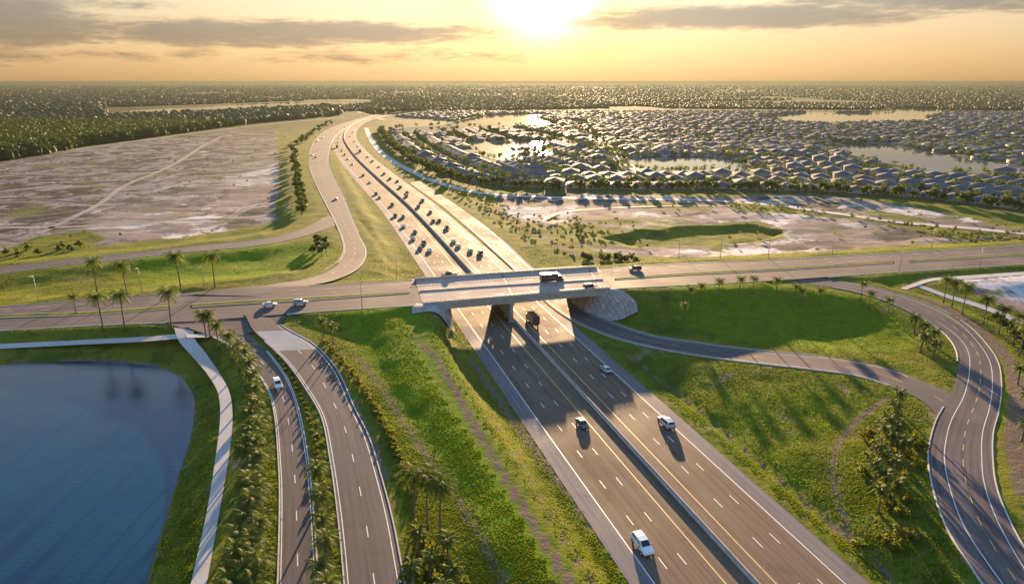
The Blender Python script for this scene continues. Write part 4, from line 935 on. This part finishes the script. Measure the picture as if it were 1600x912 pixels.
def house(v):
    r = random.Random(v); root = empty('house', (0, 0, -50)); wd, dp = r.uniform(13.5, 15.5), r.uniform(14, 17); hh = 3.0 if v != 3 else 5.6
    wl = MB(); wl.box(-wd / 2, wd / 2, -dp / 2, dp / 2, 0, hh); gx = wd / 2 - 6.2; wl.box(gx, gx + 6, -dp / 2 - 3.5, -dp / 2 + .1, 0, 2.9); wl.build('wall', M_wall[v % 4], root)
    rf = MB(); hip(rf, -wd / 2, wd / 2, -dp / 2, dp / 2, hh, wd * .17); rf.build('roof', M_roof[v % 4], root)
    r2 = MB(); hip(r2, gx, gx + 6, -dp / 2 - 3.5, -dp / 2 + 3.2, 2.9, 1.1, .4); r2.build('garage_roof', M_roof[v % 4], root)
    g = MB(); g.box(gx + .6, gx + 5.4, -dp / 2 - 3.56, -dp / 2 - 3.45, .02, 2.3); g.build('garage_door', M_door, root)
    for (x_, y_) in ((-wd / 2 + 2.5, -dp / 2 - .05), (-wd / 2 + 2.8, dp / 2 + .05), (wd / 2 - 3, dp / 2 + .05)):
        g = MB(); g.box(x_ - 1, x_ + 1, y_ - .04, y_ + .04, .9, 2.2); g.build('window', M_glass, root)
    return root
HOUSES = [house(v) for v in range(8)]
lakes_sub = [FL[k] for k in ('suburban_lake', 'curved_lake', 'long_lake', 'far_lake', 'wide_lake')]
MAINRD = smooth_line([(*G(a, b, 0), 0) for a, b in [(905, 190), (920, 208), (935, 222), (950, 232), (968, 248), (985, 262), (1000, 275)]], 5)
rows = []; bl_, _ = resample(belt, 400)
nrm = offs(bl_, 1) - bl_
side_ = -1 if (nrm[200, 1] > 0) else 1
streets = Acc(); houses_xy = []
bx_, by_ = bl_[:, 0], bl_[:, 1]
def clear(x, y, mg):
    if not pip(SUB, np.array([x]), np.array([y]))[0]: return False
    return all(sdf(E, np.array([x]), np.array([y]))[0] > mg for E in lakes_sub)
def row_line(d):
    Q = offs(bl_, -d * 1.0) if (offs(bl_, -1) - bl_)[200, 1] > 0 else offs(bl_, d)
    if d > 250:    # further streets relax towards straight east-west lines
        f = min(1, (d - 250) / 500.); Q = Q.copy(); ym = np.median(Q[:, 1]); Q[:, 1] = Q[:, 1] * (1 - f * .75) + (ym + (Q[:, 0] - 300) * -.05) * f * .75
        Q[:, 0] = Q[:, 0] * (1 + d / 900)
    Q[:, 1] += 10 * np.sin(Q[:, 0] / 90 + d * .05) * min(1, d / 200)
    return Q
d = 19; ri = 0; st_tr = []
while d < 2300:
    Q = row_line(d); L_ = np.linalg.norm(np.diff(Q[:, :2], axis=0), axis=1).sum(); sp_ = 15.6 if d < 900 else 18; Q2, _ = resample(Q, int(L_ / sp_))
    T = np.gradient(Q2[:, :2], axis=0); T /= np.linalg.norm(T, axis=1)[:, None]; ang = np.arctan2(T[:, 1], T[:, 0]); flip = ri % 2
    arr = np.c_[Q2[:, :2], ang + (math.pi if flip == 0 else 0), np.full(len(Q2), ri)]
    vis = np.abs(arr[:, 0]) < arr[:, 1] * .85 + 10; arr = arr[vis]
    if len(arr):
        ok = pip(SUB, arr[:, 0], arr[:, 1])
        for E in lakes_sub: ok &= sdf(E, arr[:, 0], arr[:, 1]) > 12
        ok &= seg_dist(MAINRD[::20], arr[:, 0], arr[:, 1], False) > 16
        if d > 60: ok &= vnoise(arr[:, 0], arr[:, 1], 60, 8) > .16
        houses_xy.append(arr[ok])
    if ri % 2 == 0:
        sq = row_line(d + 20); sq, _ = resample(sq, 260); sv = (np.abs(sq[:, 0]) < sq[:, 1] * .9) & pip(SUB, sq[:, 0], sq[:, 1])
        for E in lakes_sub: sv &= sdf(E, sq[:, 0], sq[:, 1]) > 6
        a_, b_ = offs(sq, -4), offs(sq, 4); V, Fx, U = ribbon(a_, b_, .1); kp = sv[:-1] & sv[1:]; streets.add(V, flip_up(V, Fx[kp]), U); st_tr.append(offs(sq, -8)[sv][:, :2]); st_tr.append(offs(sq, 8)[sv][:, :2])
    d += 40 if ri % 2 == 0 else 24
    if d > 900: d += 10
    ri += 1
mr, _ = resample(MAINRD, 60); strip(streets, offs(mr, -9), offs(mr, 9), .14, 0, 1)
tag(streets.build('street', [M_street]), kind='structure')
HX = np.concatenate(houses_xy); print('houses', len(HX))
order = np.argsort(np.hypot(HX[:, 0], HX[:, 1])); ind = order[:290]; rest = order[290:]
ind = ind[np.lexsort((HX[ind, 0], HX[ind, 3]))]
cnt = {}; TN = ['low', 'broad', 'low', 'tall two-storey', 'low', 'broad', 'low', 'broad']; RN = ['slate', 'brown', 'grey', 'blue-grey']
for hnum, i in enumerate(ind):
    x, y, a, r0 = HX[i]; v = int(rng.integers(0, 8)); cnt[r0] = cnt.get(r0, 0) + 1
    o, _ = place(HOUSES[v], (x, y, 0), a, .95, f'{TN[v]} house with {RN[v % 4]} hip roof, {ordw(cnt[r0])} in {ordw(int(r0) + 1)} row behind tree belt', 'suburban houses behind the tree belt')
    o['category'] = 'house'
for hp in HOUSES:
    if hp.name not in USED:
        for c in kids(hp): bpy.data.objects.remove(c)
        bpy.data.objects.remove(hp)
# the remaining houses far behind
def mass_houses(idx):
    a = Acc(); n = len(idx); x, y, an = HX[idx, 0], HX[idx, 1], HX[idx, 2]; wd = rng.uniform(6.0, 7.6, n); dp = rng.uniform(7.4, 8.6, n); hh = np.where(rng.random(n) < .15, 5.0, 2.8); ri_ = wd * .33
    c, s = np.cos(an), np.sin(an)
    def tr(u, v, z): return np.stack([x + u * c - v * s, y + u * s + v * c, z], 1)
    W_ = [tr(sx * wd, sy * dp, z) for z in (np.zeros(n), hh) for sx, sy in ((-1, -1), (1, -1), (1, 1), (-1, 1))]
    V = np.stack(W_, 1).reshape(-1, 3); f = np.array([[0, 1, 5, 4], [1, 2, 6, 5], [2, 3, 7, 6], [3, 0, 4, 7]]); Fx = (f[None] + (np.arange(n) * 8)[:, None, None]).reshape(-1, 4); mi = np.repeat(rng.integers(0, 4, n), 4)
    a.add(V, Fx); a.M[-1] = mi
    W_ = [tr(sx * (wd + .5), sy * (dp + .5), hh) for sx, sy in ((-1, -1), (1, -1), (1, 1), (-1, 1))] + [tr(0 * wd, -(dp - wd), hh + ri_), tr(0 * wd, (dp - wd), hh + ri_)]
    V = np.stack(W_, 1).reshape(-1, 3); f = np.array([[0, 1, 4, 4], [1, 2, 5, 4], [2, 3, 5, 5], [3, 0, 4, 5]]); Fx = (f[None] + (np.arange(n) * 6)[:, None, None]).reshape(-1, 4); mi = np.repeat(rng.integers(4, 8, n), 4)
    # degenerate quads -> split into triangles
    V2 = V; q = Fx; t1 = q[:, [0, 1, 2]]; t2 = q[:, [0, 2, 3]]; T_ = np.concatenate([t1, t2]); M2 = np.concatenate([mi, mi]); good = (T_[:, 0] != T_[:, 1]) & (T_[:, 1] != T_[:, 2]) & (T_[:, 0] != T_[:, 2])
    wallme = np_mesh('house_walls', a.V[0], a.F[0], mi=a.M[0]); rome = np_mesh('house_roofs', V2, T_[good], mi=M2[good] - 4)
    w_ = link('distant_houses', wallme, M_wall); tag(w_, kind='stuff'); r_o = link('roof', rome, M_roof, w_); tag(r_o, kind='stuff')
mass_houses(rest)
# gardens and street trees between the houses
HXn = HX[HX[:, 1] < 2600]; sel = rng.integers(0, len(HXn), 2600)
tp = HXn[sel, :2] + rng.normal(0, 1, (len(sel), 2)) * 4 + np.stack([np.cos(rng.random(len(sel)) * 6.28), np.sin(rng.random(len(sel)) * 6.28)], 1) * 12
ok = np.ones(len(tp), bool)
for E in lakes_sub: ok &= sdf(E, tp[:, 0], tp[:, 1]) > 1.5
tp = tp[ok]; sq_ = np.concatenate(st_tr); sq_ = sq_[rng.random(len(sq_)) < .45] ; tp = np.concatenate([tp, sq_ + rng.normal(0, 1.6, sq_.shape)]); shore = []
for E in lakes_sub:
    e2 = np.concatenate([E, E[:1]]); dl = np.r_[0, np.cumsum(np.linalg.norm(np.diff(e2, axis=0), axis=1))]; s = rng.random(int(dl[-1] / 16)) * dl[-1]
    q = np.stack([np.interp(s, dl, e2[:, 0]), np.interp(s, dl, e2[:, 1])], 1); c = E.mean(0); q += (q - c) / np.linalg.norm(q - c, axis=1)[:, None] * 4; shore.append(q)
tp = np.concatenate([tp] + shore)
def leaf_cloud(name, pts, mat, nl=46, R=(1.6, 3.4), hs2=(2.0, 4.0), ls=.75, r=None, hz=None):
    n = len(pts); r = rng.uniform(*R, n) if r is None else r; hz = rng.uniform(*hs2, n) if hz is None else hz; d = rng.normal(0, 1, (n, nl, 3)); d /= np.linalg.norm(d, axis=2)[..., None]; d *= rng.random((n, nl, 1)) ** .4
    c = np.stack([pts[:, 0], pts[:, 1], hz * 1.15 + 1], 1)[:, None] + d * np.stack([r, r, hz], 1)[:, None]
    a = rng.normal(0, 1, (n, nl, 3)); a /= np.linalg.norm(a, axis=2)[..., None]; b = np.cross(a, rng.normal(0, 1, (n, nl, 3))); b /= np.linalg.norm(b, axis=2)[..., None]
    V = np.stack([c + a * ls, c + b * ls, c - a * ls, c - b * ls], 2).reshape(-1, 3); Fx = np.arange(len(V)).reshape(-1, 4)
    return link(name, np_mesh(name, V, Fx), mat)
nr_ = tp[:, 1] < 900
tag(leaf_cloud('suburban_foliage', tp[nr_], M_leaf, 70, (1.5, 3.0), (1.6, 3.2), .5), kind='stuff'); tag(leaf_cloud('suburban_foliage', tp[~nr_], M_forest, 30, (1.8, 3.6), (1.6, 3.2), .9), kind='stuff')
o_f = leaf_cloud('forest', FNEAR, M_forest, 60, r=FR, hz=FH * .9, ls=1.05); tag(o_f, kind='stuff')
# scrub on the open land
def scrub(polyg, n, z=0):
    q = scatter(polyg, n, [], 2, 0); return q
sc_ = np.concatenate([scrub(poly([(620, 255), (700, 300), (780, 345), (850, 380), (905, 400), (850, 360), (800, 330), (740, 305), (680, 285)]), 80), scrub(GRASS_IN[1], 80), scrub(poly([(830, 340), (900, 345), (960, 372), (900, 372)]), 50),
                      scrub(poly([(1440, 372), (1600, 366), (1640, 380), (1500, 385)]), 60), scrub(SAND_L, 60), scrub(SAND_R, 50)])
tag(leaf_cloud('undergrowth', sc_, M_leaf, 30, (.6, 1.5), (.5, 1.1), .32), kind='stuff')

# ------------------------------------------------------------------ grass tufts on the banks
n = 900000
u = rng.random(n); yy = 1 / ((1 / 85.) * (1 - u) + (1 / 330.) * u); xx = yy * rng.uniform(-.80, .80, n)
jx, jy = rng.normal(0, 1.2, n), rng.normal(0, 1.2, n)
ok = (nearest(DM, xx, yy) > .9) & (nearest(sand, xx + jx, yy + jy) < .3) & (nearest(dirt, xx + jx, yy + jy) < .3) & (sdf(LAKE, xx, yy) > .5)
ok &= vnoise(xx, yy, 2.1, 11) + .6 * vnoise(xx, yy, 7, 12) + rng.normal(0, .5, n) > .75
xx, yy = xx[ok], yy[ok]; zz = hsv(xx, yy); n = len(xx); print('tufts', n)
th = rng.random(n) * 3.1416; sz = rng.uniform(.05, .17, n) * (1 + yy / 500); tallg = rng.uniform(.05, .17, n)
ca, sa = np.cos(th) * sz, np.sin(th) * sz; jx, jy = rng.normal(0, .06, n), rng.normal(0, .06, n)
V = np.stack([np.stack([xx - ca, yy - sa, zz - .03], 1), np.stack([xx + ca, yy + sa, zz - .03], 1), np.stack([xx + ca * .5 + jx, yy + sa * .5 + jy, zz + tallg * .8], 1), np.stack([xx - ca * .6 + jx, yy - sa * .6 + jy, zz + tallg], 1)], 1).reshape(-1, 3)
tag(link('grass', np_mesh('grass', V, np.arange(len(V)).reshape(-1, 4)), M_tuft), kind='stuff')

# ------------------------------------------------------------------ vehicles
def car_paint(name, c): 
    m = simple(name, c, tuple(x * .93 for x in c), 3, .32); m.node_tree.nodes['Principled BSDF'].inputs['Coat Weight'].default_value = .6; return m
PAINT = {'white': car_paint('white_paint', (.75, .75, .74)), 'silver': car_paint('silver_paint', (.42, .43, .45)), 'dark grey': car_paint('dark_grey_paint', (.035, .038, .042)), 'black': car_paint('black_paint', (.012, .012, .014)), 'maroon': car_paint('maroon_paint', (.10, .02, .02)), 'navy': car_paint('navy_paint', (.015, .025, .06)), 'tan': car_paint('tan_paint', (.30, .25, .19))}
M_tyre = simple('tyre_rubber', (.02, .02, .02), rough=.9); M_rim = simple('rim_metal', (.45, .45, .46), rough=.35); M_cg = simple('car_glass', (.012, .016, .02), rough=.06)
M_hl = simple('headlight_glass', (.7, .7, .68), rough=.15); M_tl = simple('tail_light_glass', (.30, .015, .01), rough=.2); M_trim = simple('black_trim', (.02, .02, .022), rough=.6)
def sect(y, hw, z0, z1, rnd=.12):
    return [(-hw * .92, y, z0), (hw * .92, y, z0), (hw, y, z0 + (z1 - z0) * .3), (hw, y, z0 + (z1 - z0) * .72), (hw * (1 - rnd), y, z1), (-hw * (1 - rnd), y, z1), (-hw, y, z0 + (z1 - z0) * .72), (-hw, y, z0 + (z1 - z0) * .3)]
def vehicle(kind, paint_):
    """front towards +Y, origin on the ground under the middle"""
    root = empty({'suv': 'sport_utility_car', 'sedan': 'sedan_car', 'pickup': 'pickup_truck', 'truck': 'box_truck'}[kind], (0, 0, -50)); pm = PAINT[paint_]; b = MB(); L = 2.35; wdt = .93
    if kind == 'suv':
        L = 2.45; wdt = .98
        b.loft([sect(-L, .86, .42, .95), sect(-L + .12, .96, .32, 1.12), sect(-.4, .98, .30, 1.14), sect(1.05, .98, .30, 1.12), sect(1.9, .95, .32, 1.04), sect(L - .1, .88, .36, .92), sect(L, .78, .45, .75)])
        b.loft([sect(-L + .12, .80, 1.10, 1.28, .1), sect(-L + .42, .80, 1.10, 1.72, .12), sect(-.6, .82, 1.10, 1.80, .12), sect(.45, .82, 1.10, 1.74, .12), sect(1.25, .80, 1.08, 1.14, .1)])
        gl = [('windscreen', [(-.68, 1.20, 1.17), (.68, 1.20, 1.17), (.64, .53, 1.70), (-.64, .53, 1.70)]), ('rear_window', [(.64, -L + .17, 1.32), (-.64, -L + .17, 1.32), (-.60, -L + .42, 1.67), (.60, -L + .42, 1.67)])]
        sw = [(-1.9, .95, 1.2, -1.85, .42, 1.64)]
    elif kind == 'sedan':
        b.loft([sect(-L, .80, .42, .88), sect(-L + .15, .90, .30, 1.00), sect(-1.3, .92, .26, 1.02), sect(1.0, .92, .26, 1.0), sect(1.8, .90, .28, .90), sect(L - .08, .82, .32, .76), sect(L, .7, .4, .62)])
        b.loft([sect(-1.75, .74, .98, 1.03, .1), sect(-1.05, .74, .98, 1.40, .14), sect(-.3, .76, .98, 1.46, .14), sect(.35, .76, .98, 1.42, .14), sect(1.2, .76, .97, 1.01, .1)])
        gl = [('windscreen', [(-.64, 1.14, 1.05), (.64, 1.14, 1.05), (.58, .42, 1.40), (-.58, .42, 1.40)]), ('rear_window', [(.62, -1.70, 1.06), (-.62, -1.70, 1.06), (-.56, -1.10, 1.38), (.56, -1.10, 1.38)])]
        sw = [(-1.35, .9, 1.05, -1.0, .35, 1.34)]
    elif kind == 'pickup':
        L = 2.85; wdt = 1.0
        b.loft([sect(-L, .92, .5, 1.05), sect(-L + .08, .98, .42, 1.12), sect(-.9, .98, .40, 1.14), sect(1.3, .98, .40, 1.16), sect(2.4, .96, .42, 1.10), sect(L - .05, .9, .46, 1.0), sect(L, .82, .5, .9)])
        b.loft([sect(-.95, .82, 1.12, 1.20, .1), sect(-.85, .82, 1.12, 1.80, .12), sect(0, .84, 1.12, 1.86, .12), sect(.6, .84, 1.12, 1.80, .12), sect(1.45, .82, 1.12, 1.18, .1)])
        gl = [('windscreen', [(-.72, 1.40, 1.22), (.72, 1.40, 1.22), (.66, .68, 1.76), (-.66, .68, 1.76)]), ('rear_window', [(.66, -.95, 1.30), (-.66, -.95, 1.30), (-.62, -.90, 1.70), (.62, -.90, 1.70)])]
        sw = [(-.8, 1.1, 1.24, -.8, .55, 1.72)]
    else:
        L = 4.2; wdt = 1.15
        b.loft([sect(2.4, 1.08, .5, 1.6, .05), sect(2.5, 1.1, .45, 2.5, .08), sect(3.3, 1.1, .45, 2.5, .08), sect(3.75, 1.08, .45, 1.55, .08), sect(L, 1.0, .5, 1.3, .1)])
        b.box(-.5, .5, -L, 2.6, .5, .8)
        gl = [('windscreen', [(-.9, 3.70, 1.66), (.9, 3.70, 1.66), (.86, 3.36, 2.36), (-.86, 3.36, 2.36)])]; sw = [(2.7, 3.4, 1.5, 2.7, 3.2, 2.2)]
    b.build('body', pm, root)
    if kind == 'truck':
        c = MB(); c.box(-1.2, 1.2, -L, 2.2, .85, 3.35); c.box(-1.16, 1.16, -L + .04, 2.16, 3.35, 3.40); c.build('cargo_box', PAINT['dark grey'], root)
    if kind == 'pickup':
        c = MB(); c.box(-.80, .80, -L + .14, -1.05, 1.12, 1.16); c.build('cargo_bed', M_trim, root)
    for nm, q in gl:
        g = MB(); nrmv = (Vector(q[1]) - Vector(q[0])).cross(Vector(q[2]) - Vector(q[1])).normalized()
        if (nrmv.z < 0): nrmv = -nrmv
        t_ = nrmv * .04; g.add([Vector(v) + t_ for v in q] + [Vector(v) - t_ for v in q], [(0, 1, 2, 3), (7, 6, 5, 4), (0, 4, 5, 1), (1, 5, 6, 2), (2, 6, 7, 3), (3, 7, 4, 0)]); g.build(nm, M_cg, root)
    xw = {'suv': .815, 'sedan': .755, 'pickup': .835, 'truck': 1.1}[kind]
    for s in (-1, 1):
        for y0, y1, z0, y2, y3, z1 in sw:
            g = MB(); xt = xw * .96 if kind != 'truck' else xw; q = [(s * xw, y0, z0), (s * xw, y1, z0), (s * xt, y3, z1), (s * xt, y2, z1)]
            g.add([(x + s * .025, y, z) for x, y, z in q] + [(x - s * .03, y, z) for x, y, z in q], [(0, 1, 2, 3), (7, 6, 5, 4), (0, 4, 5, 1), (1, 5, 6, 2), (2, 6, 7, 3), (3, 7, 4, 0)]); g.build('side_window', M_cg, root)
        g = MB(); fy = L - .1; g.box(s * wdt * .62 - .16, s * wdt * .62 + .16, fy - .06, fy + .06, .66, .82); g.build('headlight', M_hl, root)
        g = MB(); g.box(s * wdt * .78 - .1, s * wdt * .78 + .1, -L - .03, -L + .08, .78, 1.0); g.build('tail_light', M_tl, root)
        g = MB(); ym = sw[0][1]; g.box(s * (wdt + .1) - .09, s * (wdt + .1) + .09, ym - .12, ym, 1.02, 1.18); g.build('mirror', M_trim, root)
        rw = .36 if kind != 'truck' else .48
        for yy_ in ((L * .62), (-L * .62)):
            tw = MB(); tw.tube([(s * (wdt - .16), yy_, rw), (s * (wdt + .02), yy_, rw)], [rw, rw], 14); wh = tw.build('wheel', M_tyre, root)
            rm = MB(); rm.tube([(s * (wdt + .0), yy_, rw), (s * (wdt + .04), yy_, rw)], [rw * .6, rw * .55], 10); rm.build('rim', M_rim, wh)
    bp_ = MB(); bp_.box(-wdt * .8, wdt * .8, L - .04, L + .04, .36, .52); bp_.build('front_bumper', M_trim, root)
    bp_ = MB(); bp_.box(-wdt * .8, wdt * .8, -L - .04, -L + .04, .40, .58); bp_.build('rear_bumper', M_trim, root)
    return root
VP = {}
def car(kind, col, p, heading, label, group, s=1.0):
    k = (kind, col)
    if k not in VP: VP[k] = vehicle(kind, col)
    o, _ = place(VP[k], p, heading, s, label, group); o['category'] = {'suv': 'car', 'sedan': 'car', 'pickup': 'pickup truck', 'truck': 'truck'}[kind]; return o
def hwy_frame(px, py):
    x, y = G(px, py, 0); i = int(np.argmin(np.hypot(hc[:, 0] - x, hc[:, 1] - y))); T = hc[min(i + 1, len(hc) - 1)] - hc[i - 1]; T = T[:2] / np.linalg.norm(T[:2])
    off = (x - hc[i, 0]) * T[1] - (y - hc[i, 1]) * T[0]
    return x, y, off, math.atan2(T[1], T[0]) - math.pi / 2, hs[i], hc[i], T
def hcar(kind, col, px, py, label, group, off=None, s_=1.0):
    x, y, o_, ang, s, c, T = hwy_frame(px, py)
    lanes = [-13.6, -9.9, -6.3, 5.1, 8.6, 12.1]; tgt = off if off is not None else min(lanes, key=lambda v: abs(v - o_))
    x, y = c[0] + T[1] * tgt + (x - c[0]) * T[0] ** 2 * 0, c[1] - T[0] * tgt
    return car(kind, col, (x, y, .0), ang + (math.pi if tgt < 0 else 0), label, group, s_)
hcar('suv', 'white', 989, 849, 'white car with dark windscreen driving alone below the bridge shadow', 'cars on the near highway', -13.2, 1.12)
hcar('suv', 'silver', 1042, 668, 'silver car driving away with a long shadow, outer lane beyond the bridge shadow edge', 'cars on the near highway', 12.6, 1.12)
hcar('sedan', 'silver', 949, 577, 'small silver car in the bridge shadow by the outer lane', 'cars on the near highway')
hcar('truck', 'black', 831, 506, 'dark box truck emerging from under the bridge', 'cars on the near highway', 5.1)
hcar('sedan', 'dark grey', 906, 664, 'dark car at the edge of the bridge shadow in the oncoming lanes', 'cars on the near highway')
# traffic north of the bridge
NP = [(520, 675), (570, 680), (580, 745), (640, 775), (600, 810), (490, 610), (435, 570), (400, 550), (325, 440), (270, 370), (250, 340), (220, 315), (215, 290), (180, 270), (180, 240), (185, 210), (190, 185), (235, 150), (375, 480), (655, 880), (725, 885), (690, 840),
      (255, 205), (275, 235), (305, 262), (320, 298), (355, 325), (395, 350), (430, 385), (465, 425), (495, 455), (530, 470), (565, 505), (610, 540), (590, 560), (685, 590), (680, 625), (730, 660), (790, 700), (745, 712), (820, 750), (875, 820), (905, 850), (965, 880), (290, 180), (335, 140), (1030, 895)]
KC = [('suv', 'dark grey'), ('sedan', 'black'), ('sedan', 'dark grey'), ('pickup', 'black'), ('suv', 'navy'), ('sedan', 'silver'), ('sedan', 'maroon'), ('suv', 'black'), ('truck', 'dark grey'), ('sedan', 'white'), ('suv', 'tan')]
lst = []
lanes = [-13.6, -9.9, -6.3, 5.1, 8.6, 12.1]
for (a, b) in NP:
    x, y, o_, ang, s, c, T = hwy_frame(480 + a * .2632, 160 + b * .2632); ln_ = min(range(6), key=lambda q: abs(lanes[q] - o_)); lst.append((ln_, s, a, b))
lst.sort(); cntl = {}; used_s = {}
KN = {'suv': 'tall car', 'sedan': 'low car', 'pickup': 'pickup', 'truck': 'box truck'}
LN = ['outer oncoming lane', 'middle oncoming lane', 'inner oncoming lane', 'inner lane away', 'middle lane away', 'outer lane away']
for ln_, s, a, b in lst:
    if ln_ in used_s and s - used_s[ln_] < 7: s = used_s[ln_] + 8
    used_s[ln_] = s; cntl[ln_] = cntl.get(ln_, 0) + 1
    i = int(np.argmin(np.abs(hs - s))); T = hc[i + 1] - hc[i - 1]; T = T[:2] / np.linalg.norm(T[:2]); fr = s - hs[i]
    x, y = hc[i, 0] + T[1] * lanes[ln_] + T[0] * fr, hc[i, 1] - T[0] * lanes[ln_] + T[1] * fr; k = KC[random.randrange(len(KC))]
    car(k[0], k[1], (x, y, 0), math.atan2(T[1], T[0]) - math.pi / 2 + (math.pi if ln_ < 3 else 0), f'{k[1]} {KN[k[0]]} beyond the bridge, {ordw(cntl[ln_])} from it in the {LN[ln_]}', 'cars on the highway beyond the bridge')
def rcar(kind, col, px, py, R, label, group, rev=False, lat=None, z=.03):
    q = on(px, py); i = int(np.argmin(np.hypot(R.C[:, 0] - q.x, R.C[:, 1] - q.y))); i = min(max(i, 1), len(R.C) - 2); T = R.C[i + 1] - R.C[i - 1]; T = T[:2] / np.linalg.norm(T[:2])
    zz = R.C[i, 2] + z; x, y = G(px, py, zz)
    o = car(kind, col, (x, y, zz), math.atan2(T[1], T[0]) - math.pi / 2 + (math.pi if rev else 0), label, group)
    sl = (R.C[i + 1, 2] - R.C[i - 1, 2]) / np.linalg.norm((R.C[i + 1] - R.C[i - 1])[:2]); o.rotation_euler[0] = math.atan(sl) * (-1 if rev else 1); return o
rcar('suv', 'white', 434, 603, B, 'white car coming down the narrow curved road beside the palm row', 'cars on the ramps')
rcar('truck', 'dark grey', 862, 441, deckr, 'large dark truck in the middle of the bridge deck', 'cars on the crossing road')
rcar('suv', 'black', 922, 450, deckr, 'dark car near the end of the bridge deck by the parapet', 'cars on the crossing road', False)
rcar('suv', 'silver', 470, 475, west, 'silver car on the crossing road approaching the bridge', 'cars on the crossing road')
rcar('sedan', 'white', 422, 478, west, 'white car on the crossing road behind the silver one', 'cars on the crossing road')
rcar('pickup', 'black', 702, 431, deckr, 'black pickup near the start of the bridge deck on the far lanes', 'cars on the crossing road', True)
rcar('suv', 'dark grey', 992, 422, east, 'dark car just past the bridge on the far lanes of the crossing road', 'cars on the crossing road', True)
for i, (a, b) in enumerate([(504, 216), (496, 221), (488, 243), (494, 246), (535, 312)]):
    rcar(*[('sedan', 'dark grey'), ('suv', 'black'), ('sedan', 'silver'), ('suv', 'dark grey'), ('sedan', 'white')][i], a if i < 4 else 525, b, NW, f'car on the ramp curving beside the highway, {ordw(i + 1)} from its far end', 'cars on the far ramp', i % 2 == 0)

# ------------------------------------------------------------------ street lamps
M_pole = simple('pole_metal', (.30, .29, .27), rough=.5); M_lamp = simple('lamp_head_metal', (.2, .2, .2), rough=.4)
def lamp_post():
    root = empty('street_lamp', (0, 0, -50)); mb = MB(); mb.tube([(0, 0, -.3), (0, 0, 9)], [.13, .08], 8); mb.build('pole', M_pole, root, True)
    mb = MB(); mb.tube([(0, 0, 8.9), (0, -.8, 9.35), (0, -2.0, 9.5)], [.07, .06, .05], 6); mb.build('arm', M_pole, root)
    mb = MB(); mb.box(-.16, .16, -2.7, -1.9, 9.42, 9.56, top=(.04, .05)); mb.build('lamp_head', M_lamp, root); return root
LP = lamp_post()
for i, (a, b, rz) in enumerate([(222, 457, 0), (566, 485, math.pi), (320, 455, 0), (1060, 409, 0), (1125, 407.5, 0), (1200, 404, 0), (1300, 398, 0), (1455, 389, 0), (1530, 418, math.pi), (1405, 424, math.pi), (620, 438, 0), (60, 470, 0)]):
    q = on(a, b); o, _ = place(LP, q, rz, 1, f'thin grey street lamp on the crossing road verge, {ordw(i + 1)} of those along the road', 'street lamps on the crossing road'); o['category'] = 'street lamp'
kids(LP)

# ------------------------------------------------------------------ haze
hb = MB(); hb.box(-27500, 27500, 5, 28500, -10, 82); hz_ = link('haze', hb.mesh('haze'), []) if False else None
mh = bpy.data.materials.new('haze_air'); mh.use_nodes = True; th_ = NT(mh.node_tree); th_.n.clear()
pv = th_.new('ShaderNodeVolumePrincipled'); pv.inputs['Color'].default_value = (.066, .078, .068, 1); pv.inputs['Density'].default_value = HAZE_DENSITY; pv.inputs['Anisotropy'].default_value = .45
th_.l.new(pv.outputs[0], th_.new('ShaderNodeOutputMaterial').inputs['Volume'])
hb = MB(); hb.box(-27500, 27500, -400, 28500, -10, 82); tag(link('haze', hb.mesh('haze'), mh), kind='stuff')
# nothing unused stays in the scene
for o in list(bpy.data.objects):
    if o.type == 'EMPTY' and o.location.z < -40 and o.name not in USED:
        for c in [c for c in bpy.data.objects if c.parent == o]: bpy.data.objects.remove(c)
        bpy.data.objects.remove(o)
